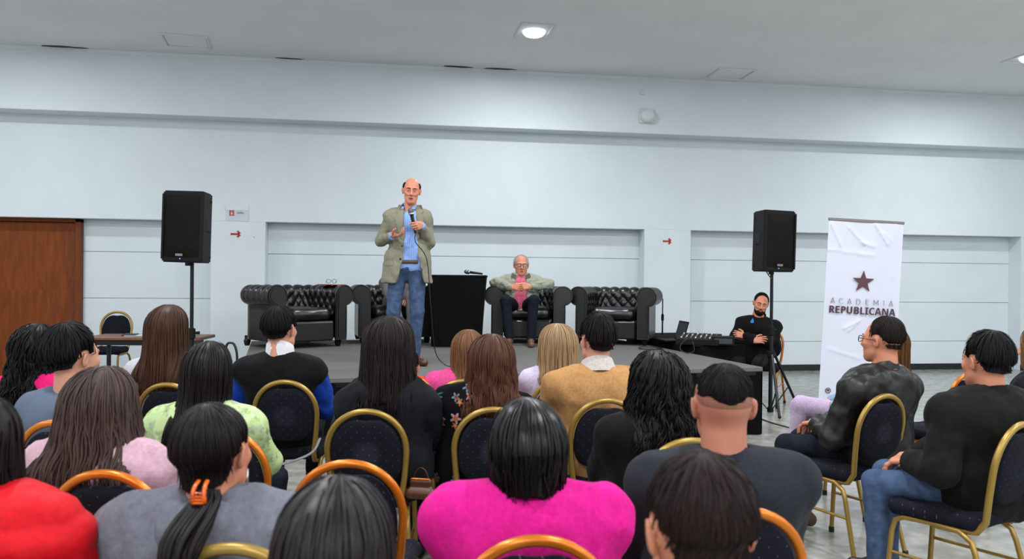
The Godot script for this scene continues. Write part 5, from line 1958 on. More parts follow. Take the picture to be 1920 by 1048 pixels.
	cable("black microphone cable hanging from the hand of the standing man", [bot, bot + Vector3(0, -0.08, 0.01), g.call(-0.19, 1.0, -0.20), g.call(-0.225, 0.6, -0.16), g.call(-0.26, 0.15, -0.05), g.call(-0.34, 0.012, 0.0), g.call(-0.45, 0.008, -0.18), g.call(-0.58, 0.008, 0.1), g.call(-0.5, 0.008, 0.6), g.call(-0.42, 0.008, 1.2), g.call(-0.38, 0.008, 1.7)], 0.0045, 80)

func build_panel() -> void:
	# white-haired man in the third armchair
	var p := {"label": "white-haired man in glasses and pale jacket sitting with clasped hands in an armchair", "u": 977.0, "d": 10.3, "top": 475.5, "yaw": 178.0, "floor": STAGE_H, "seat": 0.37, "hs": 1.12, "cell": 0.0045, "head_key": "elder",
		"face": {"jaw": 1.08}, "eyes": true, "glasses": true, "skin": M.skin_warm, "head": [6.0, -6.0, 0.0], "sw": 0.40, "bulk": 1.08, "lean": -8.0, "brow": M.hair_white_plain,
		"top_mat": M.shirt_pink, "top_name": "shirt", "legs": M.jeans_dark, "shoes": M.tan_shoe, "leg_off": 0.014, "collar": [M.shirt_pink, 0.066, 0.045, 0.014],
		"hair": [[hair_mat(Color(0.93, 0.90, 0.84), 0.6), short_hair(0.014, 0.010, {"table": [[0.0, 96.0, 0.06], [0.85, 96.0, 0.06], [1.2, 94.0, 0.03], [1.42, 82.0, 0.0], [1.75, 82.0, 0.0], [1.95, 94.0, 0.015], [2.1, 70.0, 0.0], [2.5, 36.0, 0.0], [3.15, 32.0, 0.0]], "count": 600, "rad": 0.0018, "lift": 0.006})]],
		"handl": "clasp", "handr": "clasp", "hand_size": 1.08,
		"j": {"elr": Vector3(0.325, 0.765, -0.04), "ell": Vector3(-0.355, 0.755, -0.04), "har": Vector3(0.115, 0.715, -0.29), "hal": Vector3(-0.125, 0.725, -0.29),
			"knl": Vector3(-0.17, 0.56, -0.46), "knr": Vector3(0.17, 0.56, -0.46), "anl": Vector3(-0.14, 0.09, -0.46), "anr": Vector3(0.12, 0.09, -0.46), "tol": Vector3(-0.15, 0.025, -0.66), "tor": Vector3(0.13, 0.025, -0.66)}}
	p.j.hbr = axes(Vector3(-0.93, 0.05, -0.36), Vector3(0.3, 0.35, -0.85))
	p.j.hbl = axes(Vector3(0.93, 0.0, -0.36), Vector3(-0.3, 0.35, -0.85))
	var t := person(p)
	var J: Dictionary = p.J
	var bs := bounds(J, ["hip", "neck", "shl", "shr", "ell", "elr", "hal", "har"], 0.19)
	var F := Field.new(bs[0], bs[1], 0.012)
	torso_into(F, J, 0.026, p)
	for q in ["l", "r"]:
		arm_into(F, J, q, 0.026, 0.04, 0.90)
	F.cap(J.neck, J.neck + J.B.y * 0.15, 0.07, 0.08, 0.01, 1)
	var n0: Vector3 = J.neck - J.B.z * 0.11
	var w0: Vector3 = J.hip - J.B.z * 0.22 + J.B.y * 0.02
	F.cap(n0, w0, 0.055, 0.10, 0.01, 1)
	F.cap(J.hip - Vector3(0, 0.02, 0.2), J.hip - Vector3(0, 0.1, 0.5), 0.16, 0.3, 0.01, 1)
	F.wrinkle(noise(9.0, 18, 3), 0.018, Vector3(1, 1.4, 1))
	put("jacket", F.geo(), M.sage, t)
	for s in [-1.0, 1.0]:
		var g := Geo.new().prism(PackedVector2Array([Vector2(0, 0), Vector2(s * 0.055, 0.028), Vector2(s * 0.07, -0.02), Vector2(s * 0.012, -0.06)]), 0.012, Transform3D(J.B * Basis(Vector3.RIGHT, 0.35), J.neck + J.B * Vector3(s * 0.055, 0.0, -0.125)))
		put("collar_flap", g, M.sage_dark, t)
	# someone in the second armchair, almost hidden by the standing man
	var q := {"label": "person in grey clothes in the armchair hidden behind the standing man", "u": 748.0, "d": 10.25, "top": 480.0, "yaw": 192.0, "floor": STAGE_H, "seat": 0.37, "sw": 0.36, "lean": -6.0, "skin": M.skin,
		"top_mat": M.grey_knit, "legs": M.grey_trouser, "shoes": M.shoe, "leg_off": 0.016, "hair": [[hair_mat(Color(0.12, 0.09, 0.08)), short_hair(0.008, 0.012, {"count": 240})]],
		"j": {"knl": Vector3(-0.12, 0.60, -0.40), "knr": Vector3(0.13, 0.62, -0.36), "anl": Vector3(-0.12, 0.09, -0.42), "anr": Vector3(0.05, 0.34, -0.62), "tor": Vector3(-0.02, 0.30, -0.78), "tol": Vector3(-0.13, 0.025, -0.6)}}
	person(q)
	# technician on a chair beside the stage
	var c := {"label": "bearded technician in black sweatshirt sitting with folded arms beside the stage", "u": 1427.0, "d": 9.5, "side": 6.0, "top": 547.5, "yaw": 152.0, "hs": 1.05, "cell": 0.0045, "head_key": "tech", "face": {"jaw": 1.02}, "eyes": true, "look": Vector3(-0.45, 0.1, -0.85), "sw": 0.38, "skin": M.skin_warm,
		"head": [18.0, -4.0, 6.0], "top_mat": M.black_knit, "top_name": "sweatshirt", "legs": M.dark_trouser, "shoes": M.shoe, "top_off": 0.02, "bulk": 1.05, "collar": [M.black_knit, 0.064, 0.05, 0.0], "fold": 0.012,
		"hair": [[hair_mat(Color(0.055, 0.045, 0.045), 0.5), short_hair(0.005, 0.016, {"count": 520, "rad": 0.0021})]],
		"handr": "relaxed", "handl": "relaxed",
		"j": {"elr": Vector3(0.24, 0.74, -0.10), "ell": Vector3(-0.25, 0.76, -0.08), "har": Vector3(-0.04, 0.78, -0.24), "hal": Vector3(0.06, 0.83, -0.24)}}
	c.j.hbr = axes(Vector3(-0.9, 0.15, 0.1), Vector3(0.1, 0.3, -0.95))
	c.j.hbl = axes(Vector3(0.9, 0.2, 0.1), Vector3(-0.1, 0.3, -0.95))
	var tt := person(c)
	var BF := Field.new(Vector3(-0.08, -0.13, -0.12), Vector3(0.08, 0.0, 0.02), 0.0045)
	BF.ell(Vector3(0, -0.078, -0.044), Vector3(0.055, 0.042, 0.049), 0.015)
	BF.ell(Vector3(0, -0.097, -0.064), Vector3(0.040, 0.028, 0.031), 0.02)
	for s in [-1.0, 1.0]:
		BF.cap(Vector3(s * 0.058, -0.035, -0.018), Vector3(s * 0.045, -0.075, -0.045), 0.011, 0.016, 0.02)
		BF.cap(Vector3(s * 0.022, -0.066, -0.086), Vector3(s * 0.004, -0.054, -0.096), 0.006, 0.005, 0.004)
	BF.ell(Vector3(0, -0.067, -0.098), Vector3(0.017, 0.007, 0.02), 0.003, 1)
	var bo := put("beard", BF.geo(), M.hair_dark, tt)
	bo.transform = c.hx
	var hit: Vector3 = c.U.hit(c.J.chest + Vector3(0.045, 0.10, -0.4), Vector3(0, 0, 1), 0.5)
	var nrm: Vector3 = c.U.normal(hit)
	put("chest_emblem", Geo.new().prism(PackedVector2Array([Vector2(-0.022, -0.02), Vector2(-0.016, -0.032), Vector2(0, -0.036), Vector2(0.016, -0.032), Vector2(0.022, -0.02), Vector2(0.012, 0.008), Vector2(0, 0.036), Vector2(-0.012, 0.008)]), 0.012, Transform3D(Basis.looking_at(nrm), hit + nrm * 0.006)), M.teal_mark, tt, "blue drop-shaped emblem")

# ---------------------------------------------------------------- audience
func chair_at(proto: Node3D, u: float, s: float, yaw: float, label: String, first := false) -> Node3D:
	var d := 1500.0 / s
	var a := deg_to_rad(yaw - YAW)
	var at := spot(u, d) - Basis(Vector3.UP, a) * Vector3(0, 0, 0.275)
	at.y = 0.0
	if first:
		return place(proto, label, "chair", at, a, "banquet chairs of the audience")
	return dup(proto, at, a, label, "banquet chairs of the audience")

func build_chairs() -> void:
	var G := build_chair(M.gold)
	var O := build_chair(M.gold_orange)
	chair_at(G, 535, 330, 1, "banquet chair with gold hoop behind the boy in blue-sleeved vest", true)
	chair_at(G, 689, 418, 2, "banquet chair with gold hoop behind the dark-haired woman in black")
	chair_at(G, 928, 408, 6, "banquet chair with gold hoop behind the woman in floral dress")
	chair_at(G, 1056, 313, 6, "banquet chair with gold hoop behind the blonde woman in white")
	chair_at(G, 1141, 377, 8, "banquet chair with gold hoop behind the man in tan jacket")
	chair_at(G, 1300, 498, 8, "banquet chair with gold hoop between the curly-haired woman and cropped-haired man")
	chair_at(G, 441, 842, -4, "banquet chair with pale gold hoop behind the woman with clipped ponytail")
	chair_at(G, 1664, 355, 28, "banquet chair with gold hoop behind the man in leather jacket")
	chair_at(G, 1921, 438, 34, "banquet chair with gold hoop behind the man in dark suit jacket")
	chair_at(O, 655, 578, 2, "empty banquet chair with orange-gold hoop and dotted dark pad", true)
	chair_at(O, 197, 617, -2, "banquet chair with orange-gold hoop behind the woman in pale pink jacket")
	chair_at(O, 415, 483, -3, "banquet chair with orange-gold hoop behind the woman in green patterned blouse")
	chair_at(O, 105, 463, -6, "banquet chair with orange-gold hoop behind the man in blue-grey sweater")
	chair_at(O, 78, 377, -8, "banquet chair with orange-gold hoop behind the woman in bright pink")
	chair_at(O, 1012, 808, 3, "banquet chair with orange-gold hoop behind the woman in fuchsia blazer")
	chair_at(O, 1400, 713, 6, "banquet chair with orange-gold hoop behind the man with cropped hair")
	chair_at(O, 770, 316, 3, "banquet chair with orange-gold hoop behind the child in orange")
	chair_at(O, 1822, 285, 26, "banquet chair with orange-gold hoop beyond the man in dark suit jacket")
	chair_at(G, 872, 322, 4, "banquet chair with gold hoop behind the fair-haired woman in pink")
	chair_at(G, 315, 342, -4, "banquet chair with gold hoop behind the long-haired woman in white")
	chair_at(G, 1662, 296, 40, "banquet chair with gold hoop behind the woman in light blue top")
	chair_at(G, 1990, 330, 30, "banquet chair with gold hoop behind the fair-haired woman at the end")
	chair_at(O, -50, 905, -6, "banquet chair with orange-gold hoop behind the woman in red quilted jacket")
	# the technician's chair and a spare one by the wall
	dup(O, spot(1434, 9.55), deg_to_rad(152 - YAW), "banquet chair with yellow-gold hoop under the bearded technician", "banquet chairs by the walls")
	var sp := dup(G, spot(204, 10.3), deg_to_rad(186 - YAW), "empty banquet chair with gold hoop by the brown door and table", "banquet chairs by the walls")
	sp.scale = Vector3(1.1, 1.1, 1.1)

func build_audience() -> void:
	var black := hair_mat(Color(0.085, 0.07, 0.07), 0.38)
	var dark := hair_mat(Color(0.12, 0.092, 0.09), 0.38)
	# row by the stage and behind it, from the door side
	person({"label": "woman with long dark curly hair in a bright pink top", "u": 66.0, "d": 4.2, "top": 606.0, "yaw": -8.0, "female": true, "sw": 0.38, "top_mat": M.hot_pink, "legs": M.dark_trouser,
		"hair": [[black, long_hair(0.36, {"wave": 0.014, "curl": 0.008, "rad": 0.0052, "a": 0.098, "b": 0.118, "flare": 0.0, "count": 300, "rag": 0.3, "wf": 22.0})]]})
	person({"label": "man with thick dark hair in a blue-grey knitted sweater", "u": 141.0, "d": 3.47, "top": 601.0, "yaw": -10.0, "sw": 0.37, "hs": 1.04, "hair_up": 0.03, "top_mat": M.blue_knit, "legs": M.dark_trouser, "top_off": 0.014, "bulk": 1.05, "fold": 0.006, "head": [-12.0, 4.0, 0.0],
		"hair": [[hair_mat(Color(0.07, 0.058, 0.058), 0.5), short_hair(0.022, 0.034, {"count": 900, "rad": 0.0039, "lift": 0.012})]], "collar": [M.blue_knit, 0.064, 0.035, 0.0]})
	person({"label": "woman with very long light brown straight hair in a white top", "u": 315.0, "d": 4.6, "top": 569.0, "yaw": -4.0, "female": true, "sw": 0.35, "hair_up": 0.012, "hs": 1.06, "top_mat": M.white_cloth, "legs": M.jeans_dark, "head": [0.0, 6.0, 0.0],
		"hair": [[hair_mat(Color(0.36, 0.235, 0.165), 0.4), long_hair(0.345, {"a": 0.106, "b": 0.118, "flare": 0.18, "ridge": 0.0042, "count": 320, "rad": 0.0031})]]})
	person({"label": "woman with loose greying brown hair in a pale pink jacket", "u": 192.0, "d": 2.66, "top": 682.0, "yaw": -8.0, "female": true, "sw": 0.36, "hair_up": 0.016, "top_mat": M.pale_pink, "legs": M.dark_trouser, "top_off": 0.03, "bulk": 1.08, "fold": 0.02, "head": [6.0, 2.0, 4.0], "collar": [M.pale_pink, 0.08, 0.05, 0.03],
		"hair": [[hair_mat(Color(0.36, 0.285, 0.265), 0.5), long_hair(0.31, {"a": 0.113, "b": 0.122, "flare": 0.42, "ridge": 0.0084, "count": 460, "rad": 0.0034, "rag": 0.22, "wave": 0.004, "drift": 0.03, "tip": Color(0.8, 0.72, 0.66)})]]})
	person({"label": "woman with long glossy dark hair in a green patterned blouse", "u": 391.0, "d": 3.34, "top": 639.0, "yaw": -4.0, "female": true, "sw": 0.36, "top_mat": M.green_print, "legs": M.jeans_dark, "top_off": 0.016, "head": [4.0, 2.0, 0.0], "parting": -0.006,
		"hair": [[dark, long_hair(0.33, {"a": 0.098, "b": 0.112, "count": 260, "lean_x": -0.03, "ridge": 0.0035})]]})
	build_ponytail_woman(dark)
	person({"label": "boy with short dark hair in black vest with bright blue sleeves", "u": 527.0, "d": 4.78, "top": 569.0, "yaw": 3.0, "sw": 0.40, "hs": 1.08, "hair_up": 0.022, "top_mat": M.black_knit, "top_name": "vest", "sleeve_mat": M.blue_cloth, "legs": M.dark_trouser, "top_off": 0.022, "bulk": 1.05, "head": [-14.0, 4.0, 0.0],
		"hair": [[hair_mat(Color(0.10, 0.085, 0.08), 0.5), short_hair(0.013, 0.022, {"count": 800, "rad": 0.0031, "lift": 0.010})]], "collar": [M.shirt_white, 0.070, 0.088, 0.004]})
	person({"label": "woman with dark shoulder-length hair in a plain black top", "u": 730.0, "d": 3.82, "top": 589.0, "yaw": 2.0, "female": true, "sw": 0.345, "sh_y": 0.345, "hair_up": 0.014, "hs": 1.05, "top_mat": M.navy_cloth, "legs": M.dark_trouser, "top_off": 0.022, "bulk": 1.02, "fold": 0.012,
		"hair": [[hair_mat(Color(0.16, 0.118, 0.11), 0.5), long_hair(0.255, {"a": 0.112, "b": 0.120, "flare": 0.14, "ridge": 0.0056, "count": 380, "rag": 0.3, "rad": 0.0036, "drift": 0.02})]]})
	person({"label": "child in bright orange top half hidden by the dark-haired woman", "u": 762.0, "d": 4.9, "ht": 1.06, "yaw": 4.0, "sw": 0.38, "hs": 0.95, "top_mat": M.orange_cloth, "legs": M.dark_trouser, "top_off": 0.02, "hair": [[dark, short_hair(0.01, 0.02, {"count": 300})]]})
	person({"label": "woman with light brown hair in a pink top beside the floral dress", "u": 879.0, "d": 4.85, "top": 617.0, "yaw": 6.0, "female": true, "sw": 0.37, "top_mat": M.rose, "legs": M.jeans_dark, "side": -4.0,
		"hair": [[hair_mat(Color(0.60, 0.40, 0.27), 0.42), long_hair(0.30, {"a": 0.100, "b": 0.115, "count": 300, "rad": 0.0031})]]})
	person({"label": "woman with reddish brown hair in a black floral dress", "u": 923.0, "d": 3.9, "top": 624.0, "yaw": 2.0, "female": true, "sw": 0.36, "top_mat": M.floral, "legs": M.floral, "legs_name": "dress_skirt", "head": [0.0, 4.0, 0.0], "top_off": 0.016, "bulk": 1.05, "side": -7.0,
		"hair": [[hair_mat(Color(0.40, 0.235, 0.16), 0.42), long_hair(0.26, {"a": 0.110, "b": 0.120, "flare": 0.16, "ridge": 0.0070, "count": 400, "rad": 0.0042, "wave": 0.006, "rag": 0.12})]]})
	person({"label": "woman with straight blonde hair in a white top", "u": 1047.0, "d": 5.0, "top": 606.0, "yaw": 6.0, "female": true, "sw": 0.35, "top_mat": M.lilac_white, "legs": M.jeans_dark, "hs": 1.05,
		"hair": [[hair_mat(Color(0.78, 0.63, 0.46), 0.42), long_hair(0.245, {"a": 0.112, "b": 0.120, "flare": 0.10, "ridge": 0.0070, "count": 360, "rad": 0.0039, "rag": 0.2})]]})
	person({"label": "man with short dark hair in tan jacket with white fleece collar", "u": 1120.0, "d": 4.22, "top": 584.0, "yaw": 8.0, "sw": 0.40, "hair_up": 0.028, "hs": 1.02, "top_mat": M.tan_cloth, "top_name": "jacket", "legs": M.jeans_dark, "top_off": 0.03, "bulk": 1.06, "fold": 0.014, "head": [10.0, 4.0, 0.0],
		"hair": [[hair_mat(Color(0.115, 0.09, 0.085), 0.5), short_hair(0.010, 0.034, {"count": 800, "rad": 0.0031, "lift": 0.014})]], "collar": [M.fleece, 0.072, 0.075, 0.022]})
	person({"label": "woman with thick curly black hair in a black top", "u": 1237.0, "d": 3.28, "top": 654.0, "yaw": 8.0, "female": true, "sw": 0.37, "hair_up": 0.016, "top_mat": M.black_knit, "legs": M.dark_trouser, "top_off": 0.02, "bulk": 1.08, "head": [6.0, 0.0, 0.0],
		"hair": [[hair_mat(Color(0.085, 0.078, 0.078), 0.42), long_hair(0.28, {"a": 0.115, "b": 0.124, "flare": 0.28, "ridge": 0.0084, "count": 560, "rad": 0.0042, "wave": 0.010, "curl": 0.008, "rag": 0.2})]]})
	person({"label": "man with closely cropped hair and faded sides in a dark suit jacket", "u": 1357.0, "d": 2.34, "top": 674.0, "yaw": 4.0, "sw": 0.40, "sh_y": 0.40, "hs": 1.06, "hair_up": 0.004, "top_mat": M.slate_suit, "top_name": "suit_jacket", "legs": M.dark_trouser, "top_off": 0.024, "bulk": 1.08, "fold": 0.006, "head": [-8.0, 2.0, 0.0], "skin": M.skin_brown, "neck_r": 0.062,
		"face": {"neck": 1.06}, "head_key": "thick_neck",
		"hair": [[hair_mat(Color(0.12, 0.10, 0.095), 0.6), short_hair(0.004, 0.006, {"table": [[0.0, 90.0, 0.0], [0.35, 86.0, 0.0], [0.7, 78.0, 0.0], [1.1, 82.0, 0.0], [1.57, 66.0, 0.0], [2.1, 62.0, 0.0], [3.15, 50.0, 0.0]], "count": 900, "rad": 0.0020, "lift": 0.003, "span": 0.22})],
			[mat(Color(0.60, 0.40, 0.325), 0.7), short_hair(-0.0002, 0.0, {"table": [[0.0, 96.0, 0.035], [0.85, 96.0, 0.03], [1.2, 94.0, 0.0], [1.42, 82.0, 0.0], [1.75, 82.0, 0.0], [2.15, 70.0, 0.0], [3.15, 45.0, 0.0]], "count": 0}), "hair_fade"]],
		"collar": [M.slate_suit, 0.072, 0.035, 0.016]})
	person({"label": "woman with sleek black hair in a fuchsia blazer", "u": 992.0, "d": 2.09, "top": 747.0, "yaw": 2.0, "female": true, "sw": 0.38, "sh_y": 0.43, "hair_up": 0.008, "hs": 1.03, "top_mat": M.fuchsia, "top_name": "blazer", "legs": M.dark_trouser, "top_off": 0.028, "bulk": 1.10, "fold": 0.010, "head": [4.0, -6.0, 0.0], "top_cell": 0.012,
		"hair": [[hair_mat(Color(0.06, 0.045, 0.047), 0.27), long_hair(0.108, {"a": 0.096, "b": 0.110, "ridge": 0.0021, "count": 180, "rad": 0.0026, "tuck": 0.02, "flare": -0.06, "drape": false})]], "collar": [M.fuchsia, 0.088, 0.035, 0.03]})
	person({"label": "woman with parted dark brown hair, nearest head at the bottom edge", "u": 632.0, "d": 1.34, "top": 899.0, "yaw": -2.0, "female": true, "sw": 0.36, "top_mat": M.black_knit, "legs": M.dark_trouser, "hair_up": 0.006, "parting": -0.012,
		"hair": [[hair_mat(Color(0.15, 0.115, 0.115), 0.33), long_hair(0.30, {"a": 0.096, "b": 0.112, "count": 300, "ridge": 0.0028, "rad": 0.0031})]]})
	person({"label": "man with short brown hair and bare ears, nearest at the bottom edge", "u": 1312.0, "d": 1.30, "top": 836.0, "yaw": 4.0, "sw": 0.40, "hs": 1.02, "hair_up": 0.012, "top_mat": M.dark_trouser, "legs": M.dark_trouser, "skin": M.skin_warm, "head": [2.0, -4.0, 0.0],
		"hair": [[hair_mat(Color(0.20, 0.135, 0.12), 0.5), short_hair(0.007, 0.014, {"count": 1000, "rad": 0.0024, "lift": 0.005, "span": 0.25})]]})
	person({"label": "woman with dark brown hair in a bright red quilted jacket", "u": -50.0, "d": 1.9, "top": 742.0, "yaw": -10.0, "female": true, "sw": 0.38, "top_mat": M.red_quilt, "top_name": "quilted_jacket", "legs": M.dark_trouser, "top_off": 0.05, "bulk": 1.1, "quilt": true, "hood": M.red_quilt,
		"hair": [[hair_mat(Color(0.13, 0.085, 0.08), 0.42), long_hair(0.22, {"a": 0.112, "b": 0.118, "count": 280, "flare": 0.1})]]})
	# the group on the banner side, turned towards the stage
	person({"label": "man in glasses and black leather jacket turned towards the stage", "u": 1655.0, "d": 4.45, "top": 589.0, "yaw": 50.0, "sw": 0.40, "sh_y": 0.35, "hs": 1.04, "hair_up": 0.014, "top_mat": M.leather_jacket, "top_name": "leather_jacket", "legs": M.jeans_dark, "shoes": M.tan_shoe, "top_off": 0.03, "bulk": 1.06, "fold": 0.016, "head": [8.0, 0.0, 0.0], "glasses": true, "eyes": true, "skin": M.skin_warm, "twist": -24.0, "lean": -4.0,
		"hair": [[hair_mat(Color(0.18, 0.135, 0.11), 0.55), short_hair(0.006, 0.018, {"count": 800, "rad": 0.0023})]], "collar": [M.leather_jacket, 0.074, 0.045, 0.014],
		"j": {"har": Vector3(0.06, 0.66, -0.24), "hal": Vector3(-0.06, 0.67, -0.26)}})
	person({"label": "woman in light blue top and lilac trousers half hidden by the leather jacket", "u": 1668.0, "d": 5.35, "top": 604.0, "yaw": 72.0, "female": true, "sw": 0.38, "top_mat": M.light_blue, "legs": M.lilac, "lean": -6.0, "twist": -25.0,
		"hair": [[hair_mat(Color(0.50, 0.33, 0.18), 0.45), long_hair(0.22, {"a": 0.098, "b": 0.112})]],
		"j": {"knl": Vector3(-0.06, 0.64, -0.46), "knr": Vector3(0.10, 0.60, -0.47), "anl": Vector3(0.02, 0.22, -0.52), "anr": Vector3(0.10, 0.09, -0.46), "tol": Vector3(0.02, 0.18, -0.68), "tor": Vector3(0.10, 0.025, -0.62)}})
	person({"label": "man with swept-up black hair in a dark suit jacket and jeans", "u": 1850.0, "d": 3.68, "top": 612.0, "yaw": 54.0, "sw": 0.44, "hs": 1.05, "hair_up": 0.032, "top_mat": M.dark_suit, "top_name": "suit_jacket", "legs": M.jeans, "shoes": M.shoe, "top_off": 0.032, "bulk": 1.12, "fold": 0.010, "head": [-4.0, 4.0, 0.0], "twist": -40.0, "eyes": true, "skin": M.skin_warm, "lean": 2.0,
		"hair": [[hair_mat(Color(0.085, 0.078, 0.078), 0.5), short_hair(0.012, 0.026, {"count": 900, "rad": 0.0031, "lift": 0.012, "quiff": 0.03})]], "collar": [M.dark_suit, 0.078, 0.04, 0.014]})
	person({"label": "woman with long fair brown hair at the very edge beyond the dark suit", "u": 1948.0, "d": 4.8, "top": 612.0, "yaw": 35.0, "female": true, "sw": 0.36, "top_mat": M.navy_cloth, "legs": M.dark_trouser,
		"hair": [[hair_mat(Color(0.60, 0.44, 0.28), 0.45), long_hair(0.26, {"a": 0.104, "b": 0.115})]]})

func build_ponytail_woman(m: Material) -> void:
	var p := {"label": "woman with clipped dark ponytail in a grey hooded sweatshirt", "u": 405.0, "d": 2.0, "top": 744.0, "yaw": 2.0, "female": true, "sw": 0.39, "sh_y": 0.41, "hs": 1.02, "hair_up": 0.012, "top_mat": M.grey_hoodie, "top_name": "hooded_sweatshirt", "legs": M.jeans_dark, "top_off": 0.03, "bulk": 1.06, "fold": 0.016, "head": [-10.0, 2.0, 0.0], "hood": M.grey_hoodie, "skin": M.skin_warm,
		"hair": [[m, short_hair(0.012, 0.012, {"table": [[0.0, 98.0, 0.085], [0.85, 98.0, 0.07], [1.2, 96.0, 0.05], [1.45, 88.0, 0.006], [1.75, 84.0, 0.0], [1.95, 90.0, 0.01], [2.2, 70.0, 0.0], [2.5, 54.0, 0.0], [3.15, 50.0, 0.0]], "count": 520, "rad": 0.0031, "lift": 0.003, "span": 0.5, "tuck": 0.25, "b": 0.118})]]}
	var t := person(p)
	var J: Dictionary = p.J
	var c: Vector3 = J.head + J.hb * Vector3(0.040, -0.055, 0.118)
	var g := Geo.new()
	var r := RandomNumberGenerator.new()
	r.seed = 404
	for k in 46:
		var pts := PackedVector3Array()
		var rr := PackedFloat32Array()
		var a := r.randf() * TAU
		var rad := sqrt(r.randf())
		var ph := r.randf() * 2.0
		var len := r.randf_range(0.24, 0.36)
		for q in 14:
			var w := q / 13.0
			var wide := 0.012 + 0.040 * sin(PI * minf(w * 0.9 + 0.1, 1.0)) * (1.0 - 0.5 * w)
			pts.append(c + Vector3(cos(a) * rad * wide - 0.03 * w + 0.010 * sin(w * 8.0 + ph), -len * w + 0.03 * sin(w * PI) * (1.0 - w), 0.115 * smoothstep(0.0, 0.45, w) + sin(a) * rad * wide * 0.7 + 0.030 * w + 0.008 * cos(w * 8.0 + ph)))
			rr.append(0.0085 * (1.0 - 0.8 * w * w) * (0.6 + 0.4 * minf(w * 6.0, 1.0)))
		var tone := r.randf_range(0.75, 1.35)
		g.col = Color(tone, tone, tone)
		g.tube(pts, rr, 6, false, 0.6)
	put("ponytail", g, m, t)
	var cl := Geo.new()
	for s in [-1.0, 1.0]:
		cl.tube(curve([c + Vector3(s * 0.010, 0.026, 0.016), c + Vector3(s * 0.012, 0.014, 0.040), c + Vector3(s * 0.014, -0.014, 0.048), c + Vector3(s * 0.012, -0.026, 0.036)], 10), PackedFloat32Array([0.0055]), 6, false, 0.6)
	for k in 4:
		cl.tube(PackedVector3Array([c + Vector3(-0.013, -0.018 + 0.007 * k, 0.046 - 0.001 * k), c + Vector3(0.013, -0.018 + 0.007 * k, 0.046 - 0.001 * k)]), PackedFloat32Array([0.004]), 5)
	put("hair_clip", cl, M.tortoise, t, "amber tortoiseshell claw clip")
	var er := PackedVector3Array()
	for k in 20:
		er.append(p.hx * Vector3(0.088, -0.052, 0.006) + Vector3(cos(TAU * k / 20.0) * 0.005, sin(TAU * k / 20.0) * 0.018, cos(TAU * k / 20.0) * 0.018))
	put("earring", Geo.new().tube(er, PackedFloat32Array([0.0028]), 6, true), M.chrome, t)

